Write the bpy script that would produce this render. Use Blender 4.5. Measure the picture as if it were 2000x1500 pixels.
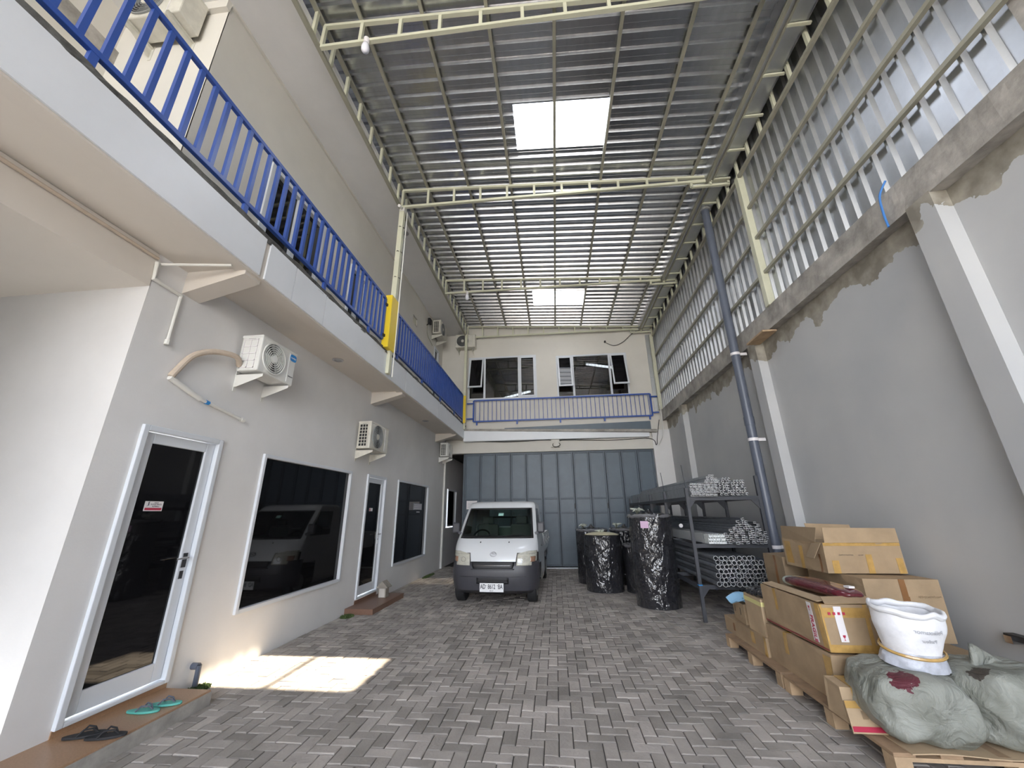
import bpy, bmesh, math, random
from mathutils import Vector, Matrix, noise
random.seed(7)
S = bpy.context.scene
for o in list(bpy.data.objects): bpy.data.objects.remove(o)
R = math.radians
PI = math.pi
# ---------------------------------------------------------------- camera
def cam_axes(p, r, y):
    cy, sy, cp, sp = math.cos(y), math.sin(y), math.cos(p), math.sin(p)
    f = Vector((-sy*cp, cy*cp, sp)); rt = Vector((cy, sy, 0)); dn = f.cross(rt)
    cr, sr = math.cos(r), math.sin(r)
    return cr*rt+sr*dn, -sr*rt+cr*dn, f
rt, dn, fw = cam_axes(R(18.48885), R(.65065), R(5.9439))
cd = bpy.data.cameras.new('camera'); cam = bpy.data.objects.new('camera', cd)
S.collection.objects.link(cam)
m = Matrix((rt, -dn, -fw)).transposed().to_4x4(); m.translation = Vector((0, 0, 1.6))
cam.matrix_world = m
cd.sensor_fit = 'HORIZONTAL'; cd.sensor_width = 36; cd.lens = 752.1/2000*36
cd.clip_start = .05; cd.clip_end = 200
S.camera = cam
# ---------------------------------------------------------------- world, sun, exposure
w = bpy.data.worlds.new('sky'); S.world = w; w.use_nodes = True
wn = w.node_tree; bg = wn.nodes['Background']
tc = wn.nodes.new('ShaderNodeTexCoord'); sx = wn.nodes.new('ShaderNodeSeparateXYZ')
cr_ = wn.nodes.new('ShaderNodeValToRGB')
wn.links.new(tc.outputs['Generated'], sx.inputs[0]); wn.links.new(sx.outputs[2], cr_.inputs[0])
cr_.color_ramp.elements[0].position = .0; cr_.color_ramp.elements[0].color = (.80, .80, .78, 1)
cr_.color_ramp.elements[1].position = .5; cr_.color_ramp.elements[1].color = (.70, .80, 1, 1)
wn.links.new(cr_.outputs[0], bg.inputs[0]); bg.inputs[1].default_value = 2.6
sl = bpy.data.lights.new('sun', 'SUN'); sun = bpy.data.objects.new('sun', sl); S.collection.objects.link(sun)
sun.rotation_euler = Vector((3.2, .4, 8.05)).to_track_quat('Z', 'Y').to_euler()
sun.location = (8, 1, 20)
sl.energy = 8.0; sl.angle = R(.6); sl.color = (1, .86, .66)
S.view_settings.view_transform = 'Standard'; S.view_settings.look = 'None'
S.view_settings.gamma = 1; S.view_settings.use_curve_mapping = False
S.view_settings.exposure = 2.05
# ---------------------------------------------------------------- materials
MT = {}
def mat(name, col, rough=.6, metal=0, var=0, scale=3, bump=0, bscale=40, emit=None, coat=0, stretch=None, island=0, col2=None, spec=.5, bdist=.02):
    m = bpy.data.materials.new(name); m.use_nodes = True; n = m.node_tree; b = n.nodes['Principled BSDF']
    b.inputs['Roughness'].default_value = rough; b.inputs['Metallic'].default_value = metal
    b.inputs['Base Color'].default_value = (*col, 1); b.inputs['Specular IOR Level'].default_value = spec
    if coat: b.inputs['Coat Weight'].default_value = coat; b.inputs['Coat Roughness'].default_value = .08
    if emit: b.inputs['Emission Color'].default_value = (*emit[0], 1); b.inputs['Emission Strength'].default_value = emit[1]
    tcn = n.nodes.new('ShaderNodeTexCoord'); vec = tcn.outputs['Object']
    if stretch:
        mp = n.nodes.new('ShaderNodeMapping'); mp.inputs['Scale'].default_value = stretch
        n.links.new(vec, mp.inputs[0]); vec = mp.outputs[0]
    if var or col2:
        nz = n.nodes.new('ShaderNodeTexNoise'); nz.inputs['Scale'].default_value = scale; nz.inputs['Detail'].default_value = 6
        nz.inputs['Roughness'].default_value = .62
        n.links.new(vec, nz.inputs['Vector'])
        rp = n.nodes.new('ShaderNodeValToRGB'); rp.color_ramp.elements[0].position = .32; rp.color_ramp.elements[1].position = .68
        c2 = col2 or tuple(min(1, c*(1+var)) for c in col); c1 = tuple(c*(1-var) for c in col)
        rp.color_ramp.elements[0].color = (*c1, 1); rp.color_ramp.elements[1].color = (*c2, 1)
        n.links.new(nz.outputs[0], rp.inputs[0]); out = rp.outputs[0]
        if island:
            ge = n.nodes.new('ShaderNodeNewGeometry'); mr = n.nodes.new('ShaderNodeMapRange')
            mr.inputs['To Min'].default_value = 1-island; mr.inputs['To Max'].default_value = 1+island
            n.links.new(ge.outputs['Random Per Island'], mr.inputs[0])
            mx = n.nodes.new('ShaderNodeVectorMath'); mx.operation = 'SCALE'
            n.links.new(out, mx.inputs[0]); n.links.new(mr.outputs[0], mx.inputs['Scale']); out = mx.outputs[0]
        n.links.new(out, b.inputs['Base Color'])
    if bump:
        nb = n.nodes.new('ShaderNodeTexNoise'); nb.inputs['Scale'].default_value = bscale; nb.inputs['Detail'].default_value = 5
        n.links.new(vec, nb.inputs['Vector'])
        bp = n.nodes.new('ShaderNodeBump'); bp.inputs['Strength'].default_value = bump; bp.inputs['Distance'].default_value = bdist; nb.inputs['Distortion'].default_value = 1.8 if bdist > .02 else 0
        n.links.new(nb.outputs[0], bp.inputs['Height']); n.links.new(bp.outputs[0], b.inputs['Normal'])
    MT[name] = m; return m
mat('plaster_white', (.72, .71, .70), .75, var=.05, scale=.9, bump=.05, bscale=60)
mat('plaster_cream', (.66, .635, .58), .75, var=.05, scale=.8, bump=.05, bscale=60)
mat('soffit', (.66, .61, .55), .8, var=.03, scale=1)
mat('panel_white', (.74, .76, .79), .35, var=.03, scale=1.5)
mat('cement', (.36, .34, .31), .85, var=.35, scale=3.5, bump=.3, bscale=18)
mat('cement_dark', (.10, .098, .092), .9, var=.5, scale=8, bump=.5, bscale=25)
mat('paver', (.35, .318, .288), .85, var=.2, scale=2.2, bump=.25, bscale=50, island=.26)
mat('ground', (.05, .047, .043), .9, var=.2, scale=5)
mat('outer_ground', (.42, .38, .33), .9, var=.1, scale=1)
mat('zinc', (.58, .59, .61), .27, 1, var=.08, scale=2.5, stretch=(6, 1, 1))
mat('zinc_wall', (.56, .575, .59), .42, 1, var=.10, scale=2, bump=.02, bscale=3)
mat('cream_steel', (.60, .60, .46), .45, var=.05, scale=3)
mat('olive_steel', (.34, .33, .26), .5, var=.08, scale=3)
mat('blue_paint', (.035, .09, .36), .35, var=.06, scale=4)
mat('yellow_paint', (.85, .62, .03), .4, var=.03)
mat('white_alu', (.66, .69, .73), .35)
mat('black', (.012, .012, .013), .5)
mat('dark_glass', (.006, .006, .007), .03, spec=.42)
mat('rubber', (.018, .018, .02), .7)
mat('tile', (.36, .22, .13), .35, var=.12, scale=90)
mat('tile_brown', (.20, .11, .075), .4, var=.12, scale=60)
mat('gate', (.10, .132, .165), .42, var=.07, scale=3)
mat('gate_frame', (.078, .102, .13), .45, var=.07, scale=3)
mat('ac_white', (.72, .72, .69), .4, var=.03, scale=5)
mat('ac_old', (.62, .60, .53), .45, var=.12, scale=7)
mat('grille_grey', (.30, .31, .31), .4)
mat('ac_blue', (.03, .25, .62), .4)
mat('pvc_grey', (.10, .115, .15), .35, var=.08, scale=2)
mat('pvc_white', (.72, .71, .67), .4)
mat('hose', (.55, .46, .37), .65, var=.06, scale=20)
mat('van_white', (.70, .72, .74), .25, coat=.6)
mat('van_grey', (.055, .055, .065), .42, var=.05, scale=8)
mat('chrome', (.62, .62, .64), .15, 1)
mat('emblem_grey', (.22, .22, .24), .3, .5)
mat('lamp_lens', (.50, .49, .42), .10, coat=1, var=.12, scale=22)
mat('lamp_amber', (.36, .20, .13), .2, coat=1)
mat('plate', (.82, .83, .84), .4)
mat('seat', (.16, .17, .16), .8)
mat('mint', (.35, .62, .55), .5)
mat('lining', (.20, .25, .22), .7)
mat('plastic_black', (.018, .018, .021), .2, coat=1, bump=1.0, bscale=6, stretch=(1.6, 1.6, .9), bdist=.16)
mat('foam_black', (.03, .03, .032), .85, bump=.3, bscale=30)
mat('foam_cream', (.66, .60, .42), .8, var=.08, scale=9)
mat('pink', (.72, .50, .68), .6)
mat('rack', (.055, .058, .068), .5, var=.1, scale=6)
mat('cut_steel', (.80, .81, .82), .5)
mat('steel_bar', (.40, .42, .44), .42, .5, var=.15, scale=6)
mat('steel_dull', (.22, .235, .26), .45, .6, var=.2, scale=5)
mat('tube', (.30, .32, .35), .36, .6, var=.2, scale=5)
mat('alu_white', (.75, .78, .78), .4)
mat('card', (.375, .27, .165), .8, var=.12, scale=4, bump=.06, bscale=12)
mat('card_light', (.46, .34, .215), .8, var=.10, scale=4)
mat('card_dark', (.27, .195, .12), .85, var=.12, scale=4)
mat('tape', (.50, .31, .10), .22, var=.15, scale=14, coat=.5)
mat('tape_brown', (.26, .13, .055), .25, coat=.5)
mat('tape_yellow', (.74, .68, .30), .35)
mat('label_white', (.78, .75, .76), .5)
mat('film_grey', (.16, .16, .17), .22, coat=1, bump=.9, bscale=16)
mat('red_dull', (.24, .05, .045), .7)
mat('red_ink', (.45, .03, .07), .6)
mat('dark_ink', (.08, .08, .10), .6)
mat('faint_ink', (.42, .43, .47), .7)
mat('blue_card', (.30, .55, .78), .6)
mat('maroon', (.11, .012, .022), .18, coat=1, bump=.6, bscale=14)
mat('clear_film', (.42, .45, .38), .2, coat=.7, bump=.8, bscale=14)
mat('wood', (.30, .20, .12), .8, var=.25, scale=6, stretch=(1, 1, 8))
mat('wood_pale', (.44, .31, .19), .8, var=.2, scale=6)
mat('woven_white', (.78, .78, .80), .5, var=.05, scale=12, bump=.5, bscale=9)
mat('woven_dirty', (.48, .50, .56), .4, var=.2, scale=10, bump=.5, bscale=9)
mat('moss', (.05, .06, .02), .9, var=.5, scale=30)
mat('leaf', (.07, .11, .03), .7, var=.3, scale=30)
mat('teal', (.10, .42, .36), .55)
mat('bulb', (.80, .80, .88), .3)
mat('reflection_glow', (.9, .9, .9), .4, emit=((1, 1, .97), 4.0))  # glow of the bars that stand in for window reflections
mat('brown_stock', (.38, .17, .05), .7, var=.3, scale=4)
mat('room_dark', (.05, .048, .045), .9)  # darkness of the unlit interiors put into the wall colour
mat('blue_rope', (.05, .20, .55), .6)
mat('stone', (.30, .27, .23), .85, var=.2, scale=14)
mat('stone_pale', (.58, .55, .50), .8, var=.1, scale=10)
# right wall: grey skim coat with raw cement left under the beam
def wall_right_mat():
    m = bpy.data.materials.new('skim_coat'); m.use_nodes = True; n = m.node_tree; b = n.nodes['Principled BSDF']
    b.inputs['Roughness'].default_value = .85
    tcn = n.nodes.new('ShaderNodeNewGeometry'); sp = n.nodes.new('ShaderNodeSeparateXYZ'); n.links.new(tcn.outputs['Position'], sp.inputs[0])
    nz = n.nodes.new('ShaderNodeTexNoise'); nz.inputs['Scale'].default_value = 2.2; nz.inputs['Detail'].default_value = 8; n.links.new(tcn.outputs['Position'], nz.inputs['Vector'])
    ma = n.nodes.new('ShaderNodeMath'); ma.operation = 'MULTIPLY_ADD'; n.links.new(nz.outputs[0], ma.inputs[0]); ma.inputs[1].default_value = .9; n.links.new(sp.outputs[2], ma.inputs[2])
    st = n.nodes.new('ShaderNodeMath'); st.operation = 'GREATER_THAN'; n.links.new(ma.outputs[0], st.inputs[0]); st.inputs[1].default_value = 4.62
    nz2 = n.nodes.new('ShaderNodeTexNoise'); nz2.inputs['Scale'].default_value = .8; nz2.inputs['Detail'].default_value = 7; n.links.new(tcn.outputs['Position'], nz2.inputs['Vector'])
    r1 = n.nodes.new('ShaderNodeValToRGB'); n.links.new(nz2.outputs[0], r1.inputs[0])
    r1.color_ramp.elements[0].position = .3; r1.color_ramp.elements[0].color = (.44, .45, .46, 1); r1.color_ramp.elements[1].position = .7; r1.color_ramp.elements[1].color = (.53, .53, .525, 1)
    nz3 = n.nodes.new('ShaderNodeTexNoise'); nz3.inputs['Scale'].default_value = 5; nz3.inputs['Detail'].default_value = 8; n.links.new(tcn.outputs['Position'], nz3.inputs['Vector'])
    r2 = n.nodes.new('ShaderNodeValToRGB'); n.links.new(nz3.outputs[0], r2.inputs[0])
    r2.color_ramp.elements[0].position = .35; r2.color_ramp.elements[0].color = (.22, .20, .165, 1); r2.color_ramp.elements[1].position = .7; r2.color_ramp.elements[1].color = (.42, .39, .33, 1)
    mx = n.nodes.new('ShaderNodeMix'); mx.data_type = 'RGBA'
    n.links.new(st.outputs[0], mx.inputs[0]); n.links.new(r1.outputs[0], mx.inputs[6]); n.links.new(r2.outputs[0], mx.inputs[7])
    n.links.new(mx.outputs[2], b.inputs['Base Color'])
    MT['skim'] = m
wall_right_mat()
def glassy(name, tint, trans, rough=.02, ior=1.5):
    m = bpy.data.materials.new(name); m.use_nodes = True; n = m.node_tree
    n.nodes.remove(n.nodes['Principled BSDF']); out = n.nodes['Material Output']
    t = n.nodes.new('ShaderNodeBsdfTransparent'); t.inputs[0].default_value = (*[c*trans for c in tint], 1)
    g = n.nodes.new('ShaderNodeBsdfGlossy'); g.inputs['Roughness'].default_value = rough
    f = n.nodes.new('ShaderNodeFresnel'); f.inputs[0].default_value = ior
    x = n.nodes.new('ShaderNodeMixShader'); n.links.new(f.outputs[0], x.inputs[0]); n.links.new(t.outputs[0], x.inputs[1]); n.links.new(g.outputs[0], x.inputs[2])
    n.links.new(x.outputs[0], out.inputs[0]); MT[name] = m
glassy('window_glass', (.9, .95, 1), .30, ior=2.3); glassy('van_glass', (.85, 1, .93), .50)
def translucent(name, clear, col=(1, 1, 1)):
    m = bpy.data.materials.new(name); m.use_nodes = True; n = m.node_tree
    n.nodes.remove(n.nodes['Principled BSDF']); out = n.nodes['Material Output']
    t = n.nodes.new('ShaderNodeBsdfTransparent'); g = n.nodes.new('ShaderNodeBsdfTranslucent'); g.inputs[0].default_value = (*col, 1)
    x = n.nodes.new('ShaderNodeMixShader'); x.inputs[0].default_value = clear
    n.links.new(g.outputs[0], x.inputs[1]); n.links.new(t.outputs[0], x.inputs[2]); n.links.new(x.outputs[0], out.inputs[0]); MT[name] = m
translucent('clear_sheet', .72); translucent('milky_sheet', .03, (.42, .44, .46)); translucent('thin_film', .55, (.6, .6, .62))
# woven green-grey bundle, torn spots show the maroon stock inside
def bundle_mat(name, spots):
    m = bpy.data.materials.new(name); m.use_nodes = True; n = m.node_tree; b = n.nodes['Principled BSDF']; b.inputs['Roughness'].default_value = .6
    tcn = n.nodes.new('ShaderNodeTexCoord'); V = tcn.outputs['Object']
    nz = n.nodes.new('ShaderNodeTexNoise'); nz.inputs['Scale'].default_value = 3.5; nz.inputs['Detail'].default_value = 7; n.links.new(V, nz.inputs['Vector'])
    r1 = n.nodes.new('ShaderNodeValToRGB'); n.links.new(nz.outputs[0], r1.inputs[0])
    r1.color_ramp.elements[0].position = .3; r1.color_ramp.elements[0].color = (.18, .185, .155, 1); r1.color_ramp.elements[1].position = .7; r1.color_ramp.elements[1].color = (.33, .34, .305, 1)
    last = r1.outputs[0]
    for (c, rad, col) in spots:
        vs = n.nodes.new('ShaderNodeVectorMath'); vs.operation = 'DISTANCE'; n.links.new(V, vs.inputs[0]); vs.inputs[1].default_value = c
        nn = n.nodes.new('ShaderNodeTexNoise'); nn.inputs['Scale'].default_value = 22; nn.inputs['Detail'].default_value = 4; n.links.new(V, nn.inputs['Vector'])
        ad = n.nodes.new('ShaderNodeMath'); ad.operation = 'MULTIPLY_ADD'; n.links.new(nn.outputs[0], ad.inputs[0]); ad.inputs[1].default_value = rad*1.3; n.links.new(vs.outputs['Value'], ad.inputs[2])
        lt = n.nodes.new('ShaderNodeMath'); lt.operation = 'LESS_THAN'; n.links.new(ad.outputs[0], lt.inputs[0]); lt.inputs[1].default_value = rad*1.5
        mx = n.nodes.new('ShaderNodeMix'); mx.data_type = 'RGBA'; n.links.new(lt.outputs[0], mx.inputs[0]); n.links.new(last, mx.inputs[6]); mx.inputs[7].default_value = (*col, 1); last = mx.outputs[2]
    n.links.new(last, b.inputs['Base Color'])
    nb = n.nodes.new('ShaderNodeTexNoise'); nb.inputs['Scale'].default_value = 6; nb.inputs['Detail'].default_value = 8; nb.inputs['Distortion'].default_value = 1.2; n.links.new(V, nb.inputs['Vector'])
    bp = n.nodes.new('ShaderNodeBump'); bp.inputs['Strength'].default_value = .9; bp.inputs['Distance'].default_value = .06; n.links.new(nb.outputs[0], bp.inputs['Height']); n.links.new(bp.outputs[0], b.inputs['Normal'])
    MT[name] = m
# crinkled clear film over black foam: creases from a distorted cell pattern
def film_mat():
    mat('plastic_black', (.020, .020, .024), .22, coat=1)
    n = MT['plastic_black'].node_tree; b = n.nodes['Principled BSDF']; tcn = n.nodes.new('ShaderNodeTexCoord')
    nz = n.nodes.new('ShaderNodeTexNoise'); nz.inputs['Scale'].default_value = 3; nz.inputs['Detail'].default_value = 4; n.links.new(tcn.outputs['Object'], nz.inputs['Vector'])
    mv = n.nodes.new('ShaderNodeVectorMath'); mv.operation = 'MULTIPLY_ADD'; n.links.new(nz.outputs['Color'], mv.inputs[0]); mv.inputs[1].default_value = (.35, .35, .35); n.links.new(tcn.outputs['Object'], mv.inputs[2])
    mp = n.nodes.new('ShaderNodeMapping'); mp.inputs['Scale'].default_value = (9, 9, 3.6); n.links.new(mv.outputs[0], mp.inputs[0])
    vo = n.nodes.new('ShaderNodeTexVoronoi'); vo.feature = 'F1'; vo.inputs['Scale'].default_value = 1; n.links.new(mp.outputs[0], vo.inputs['Vector'])
    v2 = n.nodes.new('ShaderNodeTexVoronoi'); v2.inputs['Scale'].default_value = 2.6; n.links.new(mp.outputs[0], v2.inputs['Vector'])
    ad = n.nodes.new('ShaderNodeMath'); ad.operation = 'MULTIPLY_ADD'; n.links.new(v2.outputs['Distance'], ad.inputs[0]); ad.inputs[1].default_value = .35; n.links.new(vo.outputs['Distance'], ad.inputs[2])
    bp = n.nodes.new('ShaderNodeBump'); bp.inputs['Strength'].default_value = .9; bp.inputs['Distance'].default_value = .032
    n.links.new(ad.outputs[0], bp.inputs['Height']); n.links.new(bp.outputs[0], b.inputs['Normal']); n.links.new(bp.outputs[0], b.inputs['Coat Normal'])
film_mat()
# ---------------------------------------------------------------- helpers
def tag(o, label=None, cat=None, group=None, kind=None):
    if label: o['label'] = label
    if cat: o['category'] = cat
    if group: o['group'] = group
    if kind: o['kind'] = kind
    return o
def thing(name, label, cat, loc=(0, 0, 0), group=None):
    o = bpy.data.objects.new(name, None); S.collection.objects.link(o); o.empty_display_size = .1
    o.location = loc; return tag(o, label, cat, group)
class MB:
    def __init__(s): s.v = []; s.f = []
    def quad(s, *p):
        i = len(s.v); s.v += [tuple(q) for q in p]; s.f.append(tuple(range(i, i+len(p)))); return s
    def box(s, x0, x1, y0, y1, z0, z1):
        i = len(s.v)
        s.v += [(x0, y0, z0), (x1, y0, z0), (x1, y1, z0), (x0, y1, z0), (x0, y0, z1), (x1, y0, z1), (x1, y1, z1), (x0, y1, z1)]
        s.f += [tuple(i+k for k in q) for q in ((0, 3, 2, 1), (4, 5, 6, 7), (0, 1, 5, 4), (1, 2, 6, 5), (2, 3, 7, 6), (3, 0, 4, 7))]; return s
    def hexa(s, c):
        i = len(s.v); s.v += [tuple(q) for q in c]
        s.f += [tuple(i+k for k in q) for q in ((0, 3, 2, 1), (4, 5, 6, 7), (0, 1, 5, 4), (1, 2, 6, 5), (2, 3, 7, 6), (3, 0, 4, 7))]; return s
    def bar(s, p, q, a, b=None, up=(0, 0, 1)):           # rectangular bar from p to q
        b = b or a; p = Vector(p); q = Vector(q); d = (q-p).normalized(); u = Vector(up)
        if abs(d.dot(u)) > .95: u = Vector((0, 1, 0))
        s1 = d.cross(u).normalized(); u = s1.cross(d)
        i = len(s.v)
        for e in (p, q):
            for (k, l) in ((-1, -1), (1, -1), (1, 1), (-1, 1)): s.v.append(tuple(e+s1*k*a/2+u*l*b/2))
        s.f += [tuple(i+k for k in q_) for q_ in ((0, 3, 2, 1), (4, 5, 6, 7), (0, 1, 5, 4), (1, 2, 6, 5), (2, 3, 7, 6), (3, 0, 4, 7))]; return s
    def tube(s, pts, r, n=12, cap=True):
        P = [Vector(p) for p in pts]; i0 = len(s.v); rr = r if isinstance(r, (list, tuple)) else [r]*len(P); ref = None
        for k, p in enumerate(P):
            d = (P[min(k+1, len(P)-1)]-P[max(k-1, 0)]).normalized()
            if ref is None:
                ref = Vector((0, 0, 1)) if abs(d.z) < .9 else Vector((1, 0, 0))
            a = d.cross(ref).normalized(); b = a.cross(d).normalized(); ref = b if abs(d.dot(b)) < .9 else ref
            for j in range(n):
                t = 2*PI*j/n; s.v.append(tuple(p+(a*math.cos(t)+b*math.sin(t))*rr[k]))
        for k in range(len(P)-1):
            for j in range(n):
                a = i0+k*n+j; b = i0+k*n+(j+1) % n; s.f.append((a, b, b+n, a+n))
        if cap:
            s.f.append(tuple(i0+j for j in range(n))[::-1]); s.f.append(tuple(i0+(len(P)-1)*n+j for j in range(n)))
        return s
    def ring(s, c, ax, r0, r1, h, n=32):                 # flat annulus with height h along axis ax
        c = Vector(c); ax = Vector(ax).normalized(); ref = Vector((0, 0, 1)) if abs(ax.z) < .9 else Vector((1, 0, 0))
        a = ax.cross(ref).normalized(); b = ax.cross(a); i0 = len(s.v)
        for (r, hh) in ((r0, 0), (r1, 0), (r1, h), (r0, h)):
            for j in range(n):
                t = 2*PI*j/n; s.v.append(tuple(c+(a*math.cos(t)+b*math.sin(t))*r+ax*hh))
        for k in range(4):
            for j in range(n):
                A = i0+k*n+j; B = i0+k*n+(j+1) % n; C = i0+((k+1) % 4)*n+(j+1) % n; D = i0+((k+1) % 4)*n+j; s.f.append((A, B, C, D))
        return s
    def prism(s, poly, d):                               # poly: list of 3D points, d: extrusion vector
        i = len(s.v); n = len(poly); d = Vector(d)
        s.v += [tuple(p) for p in poly]+[tuple(Vector(p)+d) for p in poly]
        s.f.append(tuple(i+k for k in range(n))[::-1]); s.f.append(tuple(i+n+k for k in range(n)))
        for k in range(n): a = i+k; b = i+(k+1) % n; s.f.append((a, b, b+n, a+n))
        return s
    def grid(s, nu, nv, fn, keep=None):
        i = len(s.v)
        for a in range(nu+1):
            for b in range(nv+1): s.v.append(tuple(fn(a/nu, b/nv)))
        for a in range(nu):
            for b in range(nv):
                if keep is None or keep(a, b):
                    k = i+a*(nv+1)+b; s.f.append((k, k+nv+1, k+nv+2, k+1))
        return s
    def build(s, name, mt, parent=None, smooth=False, bevel=0, norm=True, sub=0, solid=0):
        me = bpy.data.meshes.new(name)
        off = Vector((0, 0, 0)); p = parent
        while p: off += p.location; p = p.parent
        V = [Vector(v)-off for v in s.v]
        loc = None
        if parent is None and V:
            xs = [v.x for v in V]; ys = [v.y for v in V]; zs = [v.z for v in V]
            loc = Vector(((min(xs)+max(xs))/2, (min(ys)+max(ys))/2, min(zs))); V = [v-loc for v in V]
        me.from_pydata(V, [], s.f)
        if norm:
            bm = bmesh.new(); bm.from_mesh(me); bmesh.ops.recalc_face_normals(bm, faces=bm.faces); bm.to_mesh(me); bm.free()
        me.materials.append(MT[mt]); o = bpy.data.objects.new(name, me); S.collection.objects.link(o)
        if loc: o.location = loc
        if parent: o.parent = parent
        if solid: md = o.modifiers.new('solid', 'SOLIDIFY'); md.thickness = solid
        if bevel: md = o.modifiers.new('bevel', 'BEVEL'); md.width = bevel; md.segments = 2; md.limit_method = 'ANGLE'; md.angle_limit = R(40)
        if sub: md = o.modifiers.new('sub', 'SUBSURF'); md.levels = sub; md.render_levels = sub
        if smooth:
            for f in me.polygons: f.use_smooth = True
            if smooth == 'auto': me.set_sharp_from_angle(angle=R(35))
        return o
def copy_tree(o, parent=None):
    c = o.copy(); S.collection.objects.link(c); c.parent = parent
    for ch in list(o.children): copy_tree(ch, c)
    return c
def struct(name, mb, mt, parent=None, **k):
    o = mb.build(name, mt, parent, **k)
    if parent is None: o['kind'] = 'structure'
    return o
def text(name, body, size, mt, mtx, parent, align='CENTER', depth=.0008, offset=0, font_sx=1):
    cu = bpy.data.curves.new(name, 'FONT'); cu.body = body; cu.size = size; cu.align_x = align; cu.align_y = 'CENTER'; cu.extrude = depth; cu.offset = offset
    ob = bpy.data.objects.new(name, cu); S.collection.objects.link(ob)
    bpy.context.view_layer.update()
    me = bpy.data.meshes.new_from_object(ob.evaluated_get(bpy.context.evaluated_depsgraph_get())); bpy.data.objects.remove(ob)
    off = Vector((0, 0, 0)); p = parent
    while p: off += p.location; p = p.parent
    me.transform(Matrix.Translation(-off) @ mtx @ Matrix.Diagonal((font_sx, 1, 1, 1)))
    me.materials.clear(); me.materials.append(MT[mt]); o = bpy.data.objects.new(name, me); S.collection.objects.link(o); o.parent = parent
    return o
def frame_mtx(o, xa, ya):                                # text plane: x axis xa, y axis ya
    xa = Vector(xa).normalized(); ya = Vector(ya); ya = (ya-xa*ya.dot(xa)).normalized(); za = xa.cross(ya)
    m = Matrix((xa, ya, za)).transposed().to_4x4(); m.translation = Vector(o); return m
# ================================================================ SETTING
WX, FX, UX, RX = -3.63, -2.965, -3.9, 3.75
# --- paved floor: herringbone concrete bricks, each bevelled
def floor():
    a = .105; g = .0035; mb = MB(); rnd = random.Random(3)
    x0, x1, y0, y1 = -3.62, 3.74, 2.3, 12.95
    ni = int((x1-x0)/a)+1; nj = int((y1-y0)/a)+2
    for i in range(-1, ni):
        for j in range(-1, nj):
            v = (i-j) % 4
            if v == 0: X0, X1, Y0, Y1 = i, i+2, j, j+1
            elif v == 3: X0, X1, Y0, Y1 = i, i+1, j, j+2
            else: continue
            X0 = max(x0, x0+X0*a)+g; X1 = min(x1, x0+X1*a)-g; Y0 = y0+Y0*a+g; Y1 = y0+Y1*a-g
            if X1-X0 < .02: continue
            z = rnd.uniform(-.003, .002); tx = rnd.uniform(-.0016, .0016); ty = rnd.uniform(-.0016, .0016); b = .006
            k = len(mb.v)
            mb.v += [(X0, Y0, -.03), (X1, Y0, -.03), (X1, Y1, -.03), (X0, Y1, -.03)]
            mb.v += [(X0, Y0, z-.004-tx-ty), (X1, Y0, z-.004+tx-ty), (X1, Y1, z-.004+tx+ty), (X0, Y1, z-.004-tx+ty)]
            mb.v += [(X0+b, Y0+b, z-tx-ty), (X1-b, Y0+b, z+tx-ty), (X1-b, Y1-b, z+tx+ty), (X0+b, Y1-b, z-tx+ty)]
            for q in range(4):
                r = (q+1) % 4
                mb.f += [(k+q, k+r, k+4+r, k+4+q), (k+4+q, k+4+r, k+8+r, k+8+q)]
            mb.f.append((k+8, k+9, k+10, k+11))
    fl = struct('floor', mb, 'paver', norm=False)
    MB().box(-3.7, 3.8, 2.2, 17, -.1, -.012).build('sand_bed', 'ground', fl)
    MB().box(-14, 14, -24, 2.32, -.12, -.002).build('forecourt', 'outer_ground', fl)
floor()
# --- left wall, ground floor
b = MB()
def wall_x(b, x, t, y0, y1, z0, z1, holes):              # wall in plane x, thickness t to the left, with rectangular holes (y0,y1,z0,z1)
    ys = sorted({y0, y1, *[h[0] for h in holes], *[h[1] for h in holes]})
    for ya, yb in zip(ys, ys[1:]):
        zs = [(z0, z1)]
        for h in holes:
            if h[0] <= ya and h[1] >= yb:
                nz = []
                for (p, q) in zs:
                    if h[2] > p: nz.append((p, min(q, h[2])))
                    if h[3] < q: nz.append((max(p, h[3]), q))
                zs = nz
        for (p, q) in zs: b.box(x-t, x, ya, yb, p, q)
D1 = (3.0, 3.865, .12, 2.39); W1 = (4.53, 6.73, .57, 2.33); D2 = (7.36, 8.24, .12, 2.35); W3 = (8.92, 11.15, .53, 2.35)
wall_x(b, WX, .2, 2.7201, 12.8, -.05, 3.97, [D1, W1, D2, W3])
struct('wall_left', b, 'plaster_white')
b = MB(); b.box(-8, WX-.0, 2.705, 2.72, -.05, 3.97)
struct('wall_front', b, 'plaster_white')
b = MB(); wall_x(b, WX-.005, .15, 12.8, 17, -.05, 4.0, [(13.25, 14.5, 1.15, 2.4)]); struct('wall_passage', b, 'plaster_white')
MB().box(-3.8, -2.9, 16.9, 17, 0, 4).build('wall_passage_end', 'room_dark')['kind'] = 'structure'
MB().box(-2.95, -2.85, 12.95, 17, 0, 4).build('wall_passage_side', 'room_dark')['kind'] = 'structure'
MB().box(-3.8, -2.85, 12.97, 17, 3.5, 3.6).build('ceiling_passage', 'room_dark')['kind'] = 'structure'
# --- canopy over the near left corner
b = MB(); b.box(-8, WX, -8, 2.71, 3.62, 3.96); struct('ceiling_canopy', b, 'soffit')
b = MB().box(-5.8, -5.6, -8, 2.71, -.05, 3.62); struct('wall_blocker_side', b, 'plaster_white')  # unseen wall added to keep side sky light off the canopy area
b = MB().box(-5.6, WX, .5, .7, -.05, 3.62); struct('wall_blocker_front', b, 'plaster_white')  # unseen wall added to shade the wall that faces the opening
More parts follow.
